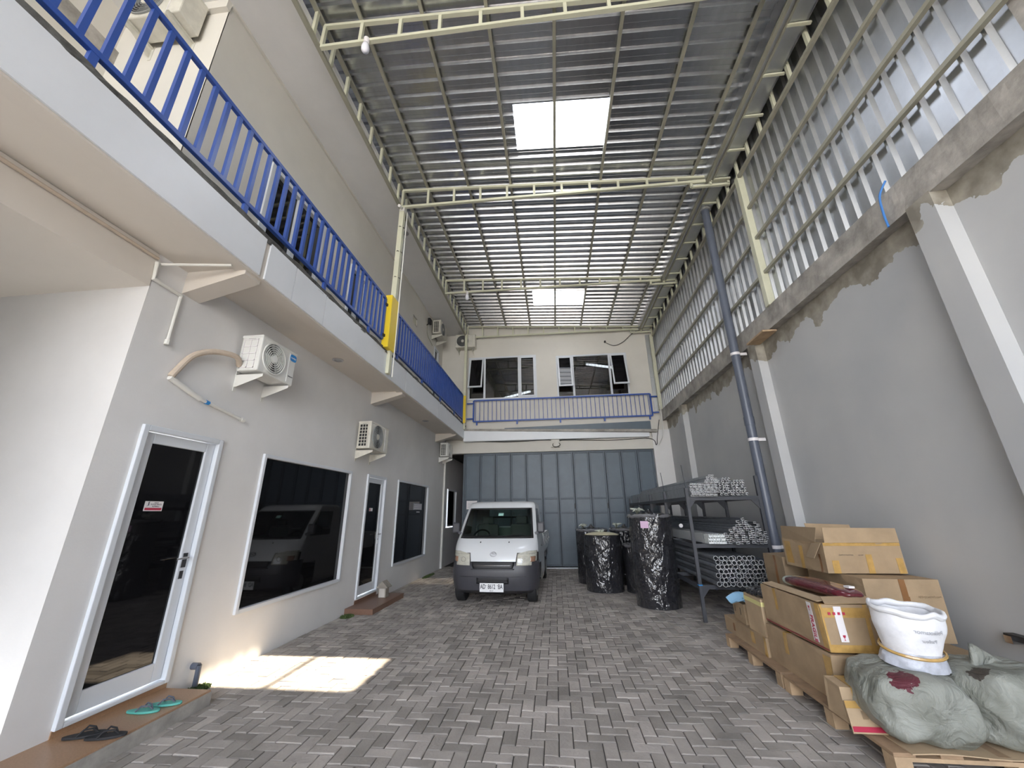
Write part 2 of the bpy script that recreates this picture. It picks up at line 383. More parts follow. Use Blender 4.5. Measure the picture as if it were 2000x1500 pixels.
# --- balcony slab and soffit
b = MB(); b.box(-5.6, FX+.01, -8, 12.8, 3.965, 4.42); struct('ceiling_soffit', b, 'soffit')
b = MB(); b.box(-3.1, FX+.012, -8, 12.8, 3.94, 3.97); struct('trim_1', b, 'soffit')
b = MB()
for (ya, yb) in ((-8, 3.12), (3.19, 3.62), (3.63, 4.25), (4.26, 7.2), (7.22, 9.5), (9.52, 12.76)): b.box(FX, FX+.03, ya, yb, 3.96, 4.40)
struct('trim_fascia', b, 'panel_white')
b = MB().box(FX-.3, FX+.012, -5, 12.78, 4.38, 4.455)
b.grid(320, 3, lambda u, v: (FX+.012+.03*noise.noise(Vector((0, u*90, v*3)))+.012, -8+20.78*u, 4.375+.085*v), None)
struct('trim_slab_edge', b, 'cement_dark')
for k, (ya, yb) in enumerate(((3.0, 3.2), (7.18, 7.36), (11.6, 11.8))):
    b = MB().hexa([(WX, ya, 3.72), (WX, yb, 3.72), (FX-.02, yb, 3.9), (FX-.02, ya, 3.9), (WX, ya, 3.98), (WX, yb, 3.98), (FX-.02, yb, 3.98), (FX-.02, ya, 3.98)])
    struct('trim_beam.%03d' % k, b, 'soffit')
# --- upper left wall
b = MB(); UD = [(3.92, 5.28, 4.42, 6.5), (6.25, 6.95, 4.42, 6.42), (9.7, 10.05, 6.9, 7.15), (11.78, 12.3, 4.42, 7.05)]
wall_x(b, UX, .2, 2.78, 12.8, 4.42, 7.9, UD); struct('wall_left_upper', b, 'plaster_cream')
b = MB().box(-5.6, UX-.2, 2.78, 2.98, 4.42, 7.9).box(UX-.2, UX, 2.779, 2.79, 4.42, 7.9).box(-5.6, UX+.02, 2.72, 2.78, 7.75, 7.9)
struct('wall_front_upper', b, 'plaster_cream')
b = MB().box(-5.6, -5.38, -8, 2.78, 4.42, 7.9); struct('wall_recess', b, 'plaster_cream')
b = MB().box(-5.38, -5.30, -.5, 2.78, 7.0, 7.24); struct('trim_sill', b, 'cement')
b = MB().box(-5.6, -3.0, -8, 12.8, 7.9, 8.0).box(-5.6, -3.9, -8, 12.8, 8.0, 8.25); struct('ceiling_eave', b, 'plaster_white')  # upper block added to narrow the light gap below the roof sheet
b = MB().box(UX, UX+.03, 2.78, 12.8, 7.86, 7.9); struct('trim_cornice', b, 'plaster_cream')
# --- back wall
BY = 12.8
def wall_y(b, y, t, x0, x1, z0, z1, holes):
    c = MB(); wall_x(c, 0, 0, x0, x1, z0, z1, holes)
    for k in range(0, len(c.v), 8):
        q = c.v[k:k+8]; ya = [p[1] for p in q]; za = [p[2] for p in q]; b.box(min(ya), max(ya), y, y+t, min(za), max(za))
b = MB(); BW = [(-2.90, -.46, 5.36, 6.96), (.24, 2.68, 5.32, 6.87)]
wall_y(b, BY, .2, -3.95, 3.8, 3.86, 8.6, BW); struct('wall_back', b, 'plaster_cream')
b = MB().box(-3.63, 3.4, 12.74, 13.0, 3.5, 3.86); struct('trim_lintel', b, 'plaster_cream')
b = MB().hexa([(-2.96, 12.52, 3.87), (3.1, 12.62, 3.87), (3.1, 12.8, 3.87), (-2.96, 12.8, 3.87), (-2.96, 12.52, 4.22), (3.1, 12.62, 4.0), (3.1, 12.8, 4.0), (-2.96, 12.8, 4.22)])
struct('trim_back_fascia', b, 'panel_white')
b = MB().hexa([(-2.96, 12.5, 4.22), (3.35, 12.6, 4.01), (3.35, 12.8, 4.01), (-2.96, 12.8, 4.22), (-2.96, 12.5, 4.29), (3.35, 12.6, 4.10), (3.35, 12.8, 4.10), (-2.96, 12.8, 4.29)])
struct('trim_back_slab', b, 'cement')
b = MB().hexa([(-1.6, 12.74, 4.24), (3.2, 12.72, 4.1), (3.2, 12.81, 4.1), (-1.6, 12.81, 4.24), (-1.6, 12.74, 4.32), (3.2, 12.72, 4.40), (3.2, 12.81, 4.40), (-1.6, 12.81, 4.32)])
struct('trim_back_upstand', b, 'gate')
b = MB().box(3.2, 3.76, 12.72, 13.0, 0, 4.1); struct('trim_gate_jamb', b, 'plaster_white')
b = MB().box(-.05, .22, 12.62, 12.74, 3.62, 3.86); struct('trim_corbel', b, 'plaster_cream')
# rooms behind the glass
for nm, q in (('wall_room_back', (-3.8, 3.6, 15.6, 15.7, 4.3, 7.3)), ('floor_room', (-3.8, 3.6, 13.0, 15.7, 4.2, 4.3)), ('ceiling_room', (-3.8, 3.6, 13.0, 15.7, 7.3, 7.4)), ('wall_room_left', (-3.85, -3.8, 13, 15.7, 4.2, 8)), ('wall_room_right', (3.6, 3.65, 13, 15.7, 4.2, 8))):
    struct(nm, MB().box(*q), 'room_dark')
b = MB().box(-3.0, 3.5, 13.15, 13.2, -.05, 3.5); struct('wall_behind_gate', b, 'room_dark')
# --- right wall: block wall, beam, pilasters, cladding
b = MB().box(RX, RX+.2, 2.33, 13.0, -.05, 4.5).box(RX, RX+.2, -8, 2.33, -.05, 4.5)
struct('wall_right', b, 'skim')
struct('wall_right_upper', MB().box(RX-.06, RX+.2, -8, 2.33, 4.5, 9.0), 'cement')
b = MB(); k0 = 200
prof = [(0, .0), (.0, 1), (1, 1), (1, 0)]
def bf(u, v):
    t = v*3; q = int(min(t, 2.999)); fr = t-q; pts = [(3.80, 4.42), (3.6, 4.40), (3.585, 4.74), (3.80, 4.76)]
    x = pts[q][0]*(1-fr)+pts[q+1][0]*fr; z = pts[q][1]*(1-fr)+pts[q+1][1]*fr; y = 13.0-10.9*u+(-0)
    nn = .012*noise.noise(Vector((x*3, y*2.2, z*3)))+.006*noise.noise(Vector((x*9, y*11, z*9))); return (x+nn, y, z+nn)
b.grid(k0, 9, bf); struct('trim_beam_right', b, 'cement')
b = MB()
for ya in (3.25, 6.62, 10.8): b.box(3.6, RX, ya if ya > 4 else ya, ya+.25, -.05, 4.42)
struct('trim_pilasters', b, 'skim')
def sheet(mb, n, pitch, L0, L1, fn, rib=.038, skip=None):
    # n pitches along axis; fn(a, l, h) -> point ; a along ribs' normal, l along rib, h height
    pr = [(0, 0), (.30, 0), (.31, .003), (.33, .003), (.34, 0), (.66, 0), (.76, rib), (.90, rib), (1, 0)] if rib > .04 else [(0, 0), (.64, 0), (.75, rib), (.90, rib), (1, 0)]
    for k in range(n):
        segs = skip(k) if skip else [(L0, L1)]
        for (la, lb) in segs:
            i = len(mb.v)
            for (p, h) in pr: a = (k+p)*pitch; mb.v += [fn(a, la, h), fn(a, lb, h)]
            for q in range(len(pr)-1): c = i+2*q; mb.f.append((c, c+1, c+3, c+2))
    return mb
b = MB(); sheet(b, 53, .2, 4.72, 8.25, lambda a, l, h: (3.71-h, 2.33+a, l))  # ribs turned inward, shaped to catch light from the open front
struct('wall_cladding', b, 'zinc_wall', norm=False)
b = MB().box(3.12, 3.82, -8, 13, 7.965, 7.975).box(3.70, 3.8, -8, 2.4, 7.9, 8.3); struct('trim_gap_blocker', b, 'olive_steel')  # strips added to keep sky light out beside the gutter
# --- roof sheets with two skylights
def zr(x): return 8.275-.062*(x+2.965)
RY0, NP, PT = -8.181, 99, .2135
SK = [(-.42, 1.17, 60, 64), (-.42, 1.17, 87, 91)]
def skip(k):
    for (xa, xb, ka, kb) in SK:
        if ka <= k < kb: return [(-4.0, xa), (xb, 3.22)]
    return [(-4.0, 3.22)]
b = MB(); sheet(b, NP, PT, 0, 0, lambda a, l, h: (l, RY0+a, zr(l)-h), rib=.045, skip=skip)  # ribs turned downward so their sides catch light from the open front
struct('ceiling', b, 'zinc', norm=False)
for n_, ((xa, xb, ka, kb), mt, lb) in enumerate(zip(SK, ('clear_sheet', 'milky_sheet'), ('large blown-out white skylight panel in the roof nearest the camera', 'smaller white ribbed skylight panel in the roof near the back wall'))):
    b = MB(); sheet(b, kb-ka, PT, xa-.05, xb+.05, lambda a, l, h: (l, RY0+ka*PT+a, zr(l)-h+.004), rib=.045); o = b.build('skylight', mt, norm=False); tag(o, lb, 'skylight')
# --- doors and windows, ground floor left
def frame_x(b, x0, x1, y0, y1, z0, z1, t, tb=None):
    tb = t if tb is None else tb
    b.box(x0, x1, y0, y0+t, z0, z1).box(x0, x1, y1-t, y1, z0, z1).box(x0, x1, y0+t, y1-t, z1-t, z1)
    if tb: b.box(x0, x1, y0+t, y1-t, z0, z0+tb)
    return b
def window_left(n, y0, y1, z0, z1, x=WX):
    fr = struct('window_%d' % n, frame_x(MB(), x-.05, x+.03, y0-.01, y1+.01, z0-.02, z1+.01, .045), 'white_alu', bevel=.006)
    MB().box(x-.03, x-.02, y0+.03, y1-.03, z0+.02, z1-.03).build('pane', 'dark_glass', fr)
    return fr
window_left(1, *W1); w3 = window_left(2, *W3); window_left(3, 13.3, 14.45, 1.2, 2.38)
for (ya, yb, za, zb, tx) in ((10.55, 11.0, 1.78, 1.94, 'OFFICE HOURS'),):
    st = MB().box(WX-.018, WX-.014, 10.1, 10.75, 1.70, 1.86).build('notice', 'faint_ink', w3)
    for k in range(3): MB().box(WX-.014, WX-.012, 10.16, 10.69, 1.725+.045*k, 1.74+.045*k).build('notice_line', 'label_white', w3)
    MB().box(WX-.018, WX-.014, 10.35, 10.6, 1.63, 1.66).build('notice_line', 'faint_ink', w3)
def door_left(n, y0, y1, z0, z1, hs):
    d = struct('door_%d' % n, frame_x(MB(), WX-.08, WX+.03, y0, y1, z0+.04, z1, .05, .03), 'white_alu', bevel=.006)
    lf = frame_x(MB(), WX-.06, WX-.015, y0+.055, y1-.055, z0+.08, z1-.055, .095, .15).build('door_leaf', 'white_alu', d, bevel=.006)
    MB().box(WX-.045, WX-.035, y0+.13, y1-.13, z0+.2, z1-.13).build('pane', 'dark_glass', d)
    b = MB().box(WX-.015, WX-.005, y1-.135, y1-.085, 1.13, 1.26); b.tube([(WX-.01, y1-.11, 1.22), (WX+.035, y1-.11, 1.22), (WX+.045, y1-.125, 1.22), (WX+.045, y1-.25, 1.215)], .009, 10)
    b.build('door_handle', 'chrome', d, smooth='auto')
    MB().box(WX-.015, WX-.008, y1-.13, y1-.09, 1.03, 1.1).build('lock_plate', 'chrome', d)
    return d
d1 = door_left(1, *D1, 1); d2 = door_left(2, *D2, 1)
# push notice on the near door
sg = MB().box(WX-.034, WX-.031, 3.245, 3.415, 1.65, 1.735).build('sticker', 'label_white', d1)
MB().box(WX-.031, WX-.0305, 3.252, 3.408, 1.657, 1.678).build('sticker_band', 'red_ink', d1)
MB().prism([(WX-.0308, 3.262, 1.69), (WX-.0308, 3.285, 1.70), (WX-.0308, 3.282, 1.725), (WX-.0308, 3.29, 1.73), (WX-.0308, 3.274, 1.73), (WX-.0308, 3.274, 1.70)], (.0006, 0, 0)).build('sticker_figure', 'dark_ink', d1)
for tx, z, s_ in (('HARAP', 1.722, .013), ('TUTUP PINTU', 1.707, .017), ('KEMBALI', 1.690, .017)):
    text('sticker_text', tx, s_, 'dark_ink', frame_mtx((WX-.0305, 3.348, z), (0, 1, 0), (0, 0, 1)), d1)
sg = MB().box(WX-.034, WX-.031, 7.66, 7.80, 1.66, 1.72).build('sticker', 'label_white', d2)
MB().box(WX-.031, WX-.0305, 7.665, 7.70, 1.665, 1.71).build('sticker_band', 'red_ink', d2)
# --- tiled steps
b = MB().box(WX-.05, -3.165, 1.5, 3.86, -.05, .115); st = struct('trim_step', b, 'tile', bevel=.004)
MB().box(-3.166, -3.155, 1.5, 3.862, -.05, .10).build('step_riser', 'cement', st)
MB().box(WX-.06, WX+.008, 3.0, 3.865, .1, .165).build('threshold', 'tile', st)
b = MB().box(WX-.05, -3.13, 7.05, 8.45, -.05, .085); st = struct('trim_step_far', b, 'tile_brown', bevel=.004)
MB().box(WX-.06, WX+.008, 7.36, 8.24, .05, .145).build('threshold', 'tile_brown', st)
# --- upper left doors
def upper_door(n, y0, y1, z1, mull):
    d = struct('door_%d' % n, frame_x(MB(), UX-.07, UX+.03, y0, y1, 4.42, z1, .06, 0), 'white_alu')
    MB().box(UX-.05, UX-.04, y0+.04, y1-.04, 4.43, z1-.05).build('pane', 'dark_glass', d)
    for yy in mull: MB().box(UX-.04, UX+.02, yy-.04, yy+.04, 4.43, z1-.05).build('stile', 'white_alu', d)
    return d
upper_door(3, 3.92, 5.28, 6.5, (4.02, 4.62)); upper_door(4, 6.25, 6.95, 6.42, (6.6,)); upper_door(5, 11.78, 12.3, 7.05, ())
v = struct('window_4', frame_x(MB(), UX-.05, UX+.01, 9.7, 10.05, 6.9, 7.15, .02), 'cement')
for k in range(6): MB().box(UX-.04, UX-.01, 9.72, 10.03, 6.925+.036*k, 6.945+.036*k).build('louvre', 'olive_steel', v)
# --- back windows
def frame_y(b, y0, y1, x0, x1, z0, z1, t): b.box(x0, x0+t, y0, y1, z0, z1).box(x1-t, x1, y0, y1, z0, z1).box(x0+t, x1-t, y0, y1, z1-t, z1).box(x0+t, x1-t, y0, y1, z0, z0+t); return b
def back_window(n, x0, x1, z0, z1, m1, m2, opened):
    b = frame_y(MB(), BY-.03, BY+.05, x0, x1, z0, z1, .055); b.box(m1-.035, m1+.035, BY-.03, BY+.05, z0+.05, z1-.05).box(m2-.035, m2+.035, BY-.03, BY+.05, z0+.05, z1-.05)
    w_ = struct('window_%d' % n, b, 'white_alu')
    MB().box(m1+.035, m2-.035, BY+.0, BY+.006, z0+.05, z1-.05).build('pane', 'window_glass', w_)
    for (xa, xb), op in zip(((x0+.055, m1-.035), (m2+.035, x1-.055)), opened):
        L = 1.22 if op else z1-z0-.11; zt = z1-.06; a = R(15) if op else 0
        s_ = frame_y(MB(), -.02, .02, xa, xb, -L, 0, .05); p_ = MB().box(xa+.05, xb-.05, -.003, .003, -L+.05, -.05)
        for q in (s_, p_): q.v = [(x, BY-.04+y*math.cos(a)+z*math.sin(a), zt+z*math.cos(a)-y*math.sin(a)) for (x, y, z) in q.v]
        sh = s_.build('sash', 'white_alu', w_); p_.build('pane', 'window_glass' if not op else 'dark_glass', sh)
        if op: MB().box(xa, xb, BY+.02, BY+.026, z0+.05, z1-.05).build('insect_screen', 'window_glass', w_)
    b = MB(); k = x0+.1
    while k < x1-.08: b.box(k-.006, k+.006, BY+.09, BY+.102, z0+.02, z1-.02); k += .115
    for zz in (z0+.45, z0+.85, z0+1.25): b.box(x0+.05, x1-.05, BY+.09, BY+.10, zz-.006, zz+.006)
    b.build('security_bars', 'alu_white', w_)
back_window(5, -2.90, -.46, 5.36, 6.96, -2.31, -1.08, (True, False)); back_window(6, .24, 2.68, 5.32, 6.87, .815, 2.08, (True, True))
for p, q, lb in (((-2.2, 13.9, 5.62), (-.75, 13.9, 5.95), 'thin glowing bar added for a bright reflection in the left back window'), ((1.35, 13.4, 6.75), (2.6, 13.4, 6.5), 'glowing bar added for a bright reflection in the right back window')):
    tag(MB().bar(p, q, .05, .07).build('reflection_bar', 'reflection_glow'), lb, 'lamp')  # glowing bars added in place of bright reflections on the glass
for (xa, xb, z1, lb) in ((-2.85, -2.35, 5.75, 'brown goods stacked behind the left back window'), (.3, .8, 5.7, 'brown goods seen under the open left sash of the right back window'), (2.1, 2.66, 5.85, 'brown goods seen under the open right sash of the right back window'), (1.0, 1.7, 6.15, 'wide brown carton behind the middle pane of the right back window')):
    tag(MB().box(xa, xb, 13.2, 13.7, 4.3, z1).box(xa+.05, xb-.06, 13.22, 13.68, z1, z1+.06).build('stored_goods', 'brown_stock', bevel=.01), lb, 'carton')
# ================================================================ FOLDING GATE
g = thing('folding_gate', 'wide blue-grey steel folding gate closing the back of the yard', 'gate', (.13, 12.87, 0))
NL = 12; gx0, gx1 = -2.95, 3.2; lw = (gx1-gx0)/NL
for k in range(NL):
    xa = gx0+k*lw+.006; xb = gx0+(k+1)*lw-.006; fr = .045
    z0, z1 = .05, 3.48
    b = MB(); b.box(xa, xa+fr, 12.85, 12.90, z0, z1).box(xb-fr, xb, 12.85, 12.90, z0, z1)
    for zz in (z0, 1.56, 1.99, z1-.05): b.box(xa+fr, xb-fr, 12.852, 12.898, zz, zz+.05)
    lf = b.build('gate_leaf', 'gate_frame', g, bevel=.004)
    b = MB()
    for (za, zb) in ((z0+.05, 1.56), (1.61, 1.99), (2.04, z1-.05)):
        b.box(xa+fr, xb-fr, 12.885, 12.892, za, zb)
        b.box(xa+fr+.02, xb-fr-.02, 12.878, 12.886, za+.02, zb-.02)
    b.build('leaf_panel', 'gate', lf)
    if k in (6, 8, 10): MB().box(xb-.035, xb-.01, 12.835, 12.852, 1.70, 1.86).build('handle', 'black', lf)
MB().box(gx0-.05, gx1, 12.84, 12.93, 3.46, 3.53).build('top_rail', 'gate_frame', g); MB().box(gx0-.05, gx0, 12.84, 12.93, 0, 3.5).build('side_rail', 'gate_frame', g)
MB().box(gx0, gx1+.15, 12.72, 12.84, -.01, .03).build('floor_rail', 'white_alu', g)
o = MB().box(-2.86, -2.52, 12.835, 12.845, 1.72, 1.98).build('notice_board', 'label_white'); tag(o, 'small white paper notice on the gate behind the van roof', 'notice')
for k in range(4): MB().box(-2.82, -2.58, 12.833, 12.8355, 1.77+.045*k, 1.782+.045*k).build('notice_line', 'faint_ink', o)
# ================================================================ STEEL ROOF FRAME
def truss(y, label):
    t = thing('roof_truss', label, 'truss', (0, y, 7.6), 'light steel trusses across the yard')
    zb = lambda x: 7.70-.035*(x+2.965)/6*1.0
    a, c = .05, .05
    MB().bar((-2.94, y, zr(-2.94)-.13), (3.2, y, zr(3.2)-.13), a, c).build('top_chord', 'cream_steel', t)
    MB().bar((-2.94, y, 7.71), (3.2, y, 7.67), a, c).build('bottom_chord', 'cream_steel', t)
    n = 11
    for k in range(n+1):
        x = -2.93+6.12*k/n; MB().bar((x, y, 7.69-.04*k/n), (x, y, zr(x)-.13), .045, .045).build('web', 'cream_steel', t)
    b = MB().bar((2.9, y, 7.55), (3.6, y, 7.55), .045, .045).bar((2.9, y, 7.65), (3.6, y, 7.65), .045, .045)
    for x in (2.9, 3.25, 3.58): b.bar((x, y, 7.55), (x, y, 7.65), .045, .045)
    b.build('end_bracket', 'cream_steel', t); return t
for y, lb in ((3.27, 'cream steel roof truss nearest the camera, with a white bulb at its left'), (6.22, 'cream steel roof truss resting on the tall post with the yellow foot'), (9.6, 'cream steel roof truss between the two skylights with a bulb at its left'), (12.62, 'cream steel roof truss right in front of the back wall')): truss(y, lb)
def girder(x, y0, y1, z0, z1, label, step=.42, mt='olive_steel', wm='cream_steel'):
    t = thing('eave_girder', label, 'girder', (x, (y0+y1)/2, z0))
    MB().bar((x, y0, z0), (x, y1, z0), .055, .055).build('bottom_chord', mt, t)
    MB().bar((x, y0, z1), (x, y1, z1), .055, .055).build('top_chord', mt, t)
    y = y0+.2
    while y < y1: MB().bar((x, y, z0), (x, y, z1), .045, .045).build('web', wm, t); y += step
girder(FX, -8.0, 12.7, 7.71, zr(FX)-.08, 'long steel girder under the left edge of the metal roof')
girder(3.60, 2.35, 12.75, 7.38, 7.92, 'long steel girder above the metal cladding on the right side')
for x in (-2.4, -1.52, -.63, .275, 1.19, 2.13, 2.95):
    o = MB().bar((x, -8.0, zr(x)-.072), (x, 12.85, zr(x)-.072), .045, .05).build('roof_purlin', 'olive_steel')
    d = {-2.4: 'first purlin from the left, running over the bulbs', -1.52: 'second purlin from the left under the metal roof', -.63: 'third purlin from the left, passing left of the skylights', .275: 'purlin crossing the middle of the skylights', 1.19: 'purlin along the right edge of the skylights', 2.13: 'purlin second from the gutter under the metal roof', 2.95: 'purlin beside the gutter under the metal roof'}[x]
    tag(o, 'olive steel '+d, 'purlin', 'roof purlins')
for z, d in ((6.66, 'uppermost'), (6.02, 'middle'), (5.34, 'lowest')):
    o = MB().bar((3.63, 2.1, z), (3.63, 12.8, z), .05, .05).build('wall_girt', 'olive_steel'); tag(o, 'olive steel rail on the metal cladding, %s of the three' % d, 'rail', 'cladding rails')
# gutter with its cross bars
t = thing('roof_gutter', 'long grey metal box gutter along the right edge of the roof', 'gutter', (3.38, 7, 7.6))
b = MB().box(3.17, 3.56, -8, 12.85, 7.66, 7.67).box(3.165, 3.175, -8, 12.85, 7.66, 8.0).box(3.54, 3.55, -8, 12.85, 7.66, 7.86)
b.build('trough', 'zinc_wall', t)
b = MB().bar((3.19, -8, 7.645), (3.19, 12.8, 7.645), .05, .05).bar((3.30, -8, 7.65), (3.30, 12.8, 7.65), .03, .03); b.build('support_rail', 'olive_steel', t)
y = 1.2
while y < 12.7: MB().bar((3.30, y, 7.635), (3.6, y, 7.635), .035, .03).build('cross_bar', 'cream_steel', t); y += .62
# posts
def post(x, y, z0, z1, label, s_=.1, mt='cream_steel'):
    t = thing('steel_post', label, 'post', (x, y, z0)); MB().box(x-s_/2, x+s_/2, y-s_/2, y+s_/2, z0, z1).build('shaft', mt, t, bevel=.006); return t
t = post(FX+.04, 6.26, 4.0, 7.72, 'tall cream steel post on the balcony edge with a yellow lower part')
MB().box(FX-.02, FX+.11, 6.04, 6.34, 4.44, 5.5).build('yellow_sleeve', 'yellow_paint', t, bevel=.01)
MB().tube([(FX+.115, 6.33, 7.66), (FX+.115, 6.33, 3.96)], .012, 8).build('cable_conduit', 'pvc_white', t)
MB().box(FX+.0, FX+.1, 6.2, 6.3, 7.6, 7.72).tube([(FX+.05, 6.18, 7.66), (FX+.05, 6.05, 7.6)], .03, 10).build('junction', 'pvc_white', t)
for z in (7.2, 6.6, 6.0): MB().ring((FX+.04, 6.26, z), (0, 0, 1), .071, .075, .012, 4).build('cable_tie', 'black', t)
t = post(FX+.04, 12.40, 4.25, 7.72, 'cream steel post in the left back corner by the window', .09)
MB().box(FX-.02, FX+.10, 12.33, 12.345, 4.45, 5.4).build('yellow_sleeve', 'yellow_paint', t)
t = post(3.62, 5.95, 4.74, 7.42, 'cream steel post standing on the concrete beam at right', .11)
t = post(3.56, 12.65, 4.74, 7.42, 'cream steel post in the right back corner above the railing', .1)
tag(MB().box(3.40, 3.68, 12.76, 12.79, 4.74, 7.5).box(3.40, 3.5, 12.74, 12.76, 5.9, 5.94).build('corner_sheet', 'zinc_wall'), 'narrow metal sheet closing the right back corner', 'sheet')
# ================================================================ RAILINGS
def railing(p0, p1, z0, z1, step, bw, label, legs, group=None):
    p0 = Vector(p0); p1 = Vector(p1); L = (p1-p0).length; d = (p1-p0)/L
    t = thing('balcony_railing', label, 'railing', tuple((p0+p1)/2+Vector((0, 0, z0))))
    def at(s, z): q = p0+d*s; return (q.x, q.y, z)
    MB().bar(at(0, z1), at(L, z1), .04, .045).build('top_rail', 'blue_paint', t, bevel=.003)
    MB().bar(at(0, z0), at(L, z0), .045, .045).build('bottom_rail', 'blue_paint', t, bevel=.003)
    n = int(L/step); off = (L-n*step)/2
    for k in range(n+1):
        s = off+k*step; MB().bar(at(s, z0), at(s, z1), bw*.9, bw, up=tuple(d)).build('baluster', 'blue_paint', t)
    for s in legs: MB().bar(at(s, z0-.13), at(s, z0), .035, .05, up=tuple(d)).build('leg', 'blue_paint', t)
    for s in (0, L): MB().bar(at(s, z0), at(s, z1), .04, .05, up=tuple(d)).build('end_post', 'blue_paint', t)
    return t
t = railing((FX, -.4, 0), (FX, 6.0, 0), 4.585, 5.40, .145, .038, 'blue steel railing on the left balcony, nearest the camera, left of the yellow post foot', (.6, 1.85, 3.2, 4.6, 5.9))
for z in (4.66, 5.28): MB().bar((FX+.0, 5.98, z), (FX+.02, 6.05, z), .05, .05).build('fixing_block', 'black', t)
railing((FX, 6.42, 0), (FX, 12.28, 0), 4.585, 5.40, .145, .038, 'blue steel railing on the left balcony between the yellow post foot and the back wall', (.3, 1.8, 3.3, 4.8, 5.9))
t = railing((-2.66, 12.66, 0), (3.28, 12.66, 0), 4.56, 5.30, .145, .017, 'blue steel railing below the two windows of the back wall', (.12, 1.5, 2.95, 4.4, 5.85))
b = MB()
for z in (4.66, 5.2): b.bar((-2.9, 12.66, z), (-2.66, 12.66, z), .04, .04).bar((3.28, 12.66, z), (3.5, 12.66, z), .04, .04)
b.build('fixing_block', 'blue_paint', t)
# ================================================================ AIR CONDITIONERS
def ac(label, w, h, d, old=False, badge=False, side_dark=False, bracket=True, rust=False):
    # back at x=0, front looks to +x, near side is -y, bottom z=0
    t = thing('air_conditioner', label, 'air conditioner'); g = .05; x0, x1 = g, g+d; body = 'ac_old' if old else 'ac_white'
    cs = MB().box(x0, x1, -w/2, w/2, .02, h).build('case', body, t, bevel=.014)
    MB().box(x0-.004, x1+.004, -w/2-.004, w/2+.004, h-.035, h+.004).build('lid', body, t, bevel=.01)
    fy = -w*.14; fr = h*.41; fz = h*.52
    MB().tube([(x1+.001, fy, fz), (x1+.004, fy, fz)], fr, 40).build('fan_recess', 'grille_grey' if not old else 'black', t)
    b = MB()
    for k in range(7): r = fr*(1-k/7.3); b.ring((x1+.004, fy, fz), (1, 0, 0), r-.006, r+(.006 if k == 0 else 0), .012 if k else .016, 40)
    for k in range(10):
        a = 2*PI*k/10; b.bar((x1+.010, fy, fz), (x1+.010, fy+math.cos(a)*fr, fz+math.sin(a)*fr), .003, .003)
    gr = b.build('fan_grille', body if not old else 'grille_grey', t)
    MB().tube([(x1+.004, fy, fz), (x1+.02, fy, fz)], fr*.24, 24).build('hub_cap', body, t)
    b = MB()
    for k in range(3):
        a = 2*PI*k/3; b.quad((x1+.0045, fy, fz), (x1+.0045, fy+fr*.9*math.cos(a), fz+fr*.9*math.sin(a)), (x1+.006, fy+fr*.9*math.cos(a+.9), fz+fr*.9*math.sin(a+.9)))
    b.build('fan_blade', 'black', t)
    MB().box(x1, x1+.006, w*.285, w*.292, h*.1, h*.93).build('front_seam', 'label_white', t)
    # coil guard on the near side
    b = MB(); m_ = 'black' if side_dark else 'ac_old'
    if side_dark: MB().box(x0+.03, x1-.07, -w/2-.002, -w/2, .05, h-.05).build('coil', 'black', t)
    for k in range(5 if not side_dark else 8): z = .05+(h-.11)*k/(4 if not side_dark else 7); b.box(x0+.03, x1-.05, -w/2-.006, -w/2-.001, z, z+.012)
    for q in range(3 if not side_dark else 4): xx = x0+.03+(d-.09)*q/(2 if not side_dark else 3); b.box(xx, xx+.01, -w/2-.006, -w/2-.001, .05, h-.05)
    b.build('side_grille', body if side_dark else 'label_white', t)
    MB().box(x0+.08, x1-.09, -w/2-.005, -w/2-.0005, h-.06, h-.045).build('grip_slot', 'black', t)
    if badge:
        n = 24; P = []
        for k in range(n): a = 2*PI*k/n; P.append((x1+.0065, w*.385+.06*(1 if math.cos(a) > 0 else -1)*abs(math.cos(a))**.6, h*.82+.045*(1 if math.sin(a) > 0 else -1)*abs(math.sin(a))**.6))
        bd = MB().prism(P, (.003, 0, 0)).build('badge', 'ac_blue', t)
        text('badge_text', 'coolair', .036, 'label_white', frame_mtx((x1+.0105, w*.385, h*.82), (0, 1, 0), (0, 0, 1)), bd)
        text('case_text', 'inverter', .028, 'dark_ink', frame_mtx((x1+.002, w*.40, h*.28), (0, 1, 0), (0, 0, 1)), cs)
    if bracket:
        for s_ in (-1, 1):
            y = s_*w*.36; b = MB()
            b.prism([(0, y-.018, 0), (0, y-.018, -.15), (.03, y-.018, -.15), (x1+.03, y-.018, -.035), (x1+.03, y-.018, 0)], (0, .004, 0)).box(0, x1+.03, y-.018, y+.018, -.004, 0).box(0, .006, y-.02, y+.02, -.2, .05)
            b.build('bracket', 'pvc_white' if not old else 'ac_old', t)
    return t
a1 = ac('near white air conditioner with a blue badge above the first glass door', .62, .46, .26, badge=True)
a1.location = (WX, 4.09, 3.16)
a2 = ac('old air conditioner with dark fan over the second glass door', .79, .52, .25, old=True, side_dark=True); a2.location = (WX, 7.1, 2.73)
MB().box(.302, .305, -.15, .0, .40, .47).build('warning_label', 'red_ink', a2)
a3 = ac('small air conditioner under the balcony at the far end of the left wall', .60, .45, .25, side_dark=True); a3.location = (WX, 12.3, 3.30)
a4 = ac('air conditioner high on the upper left wall near the back corner', .75, .5, .27, old=True, side_dark=True); a4.location = (UX, 11.75, 7.33)
a5 = ac('air conditioner on the upper back wall behind the corner post', .72, .52, .27, old=True); a5.rotation_euler.z = -PI/2; a5.location = (-2.98, 12.8, 7.25)
a6 = ac('rusty air conditioner seen from below above the near blue railing', .78, .55, .27, old=True); a6.rotation_euler.z = -PI/2; a6.location = (-4.52, 2.78, 7.2)
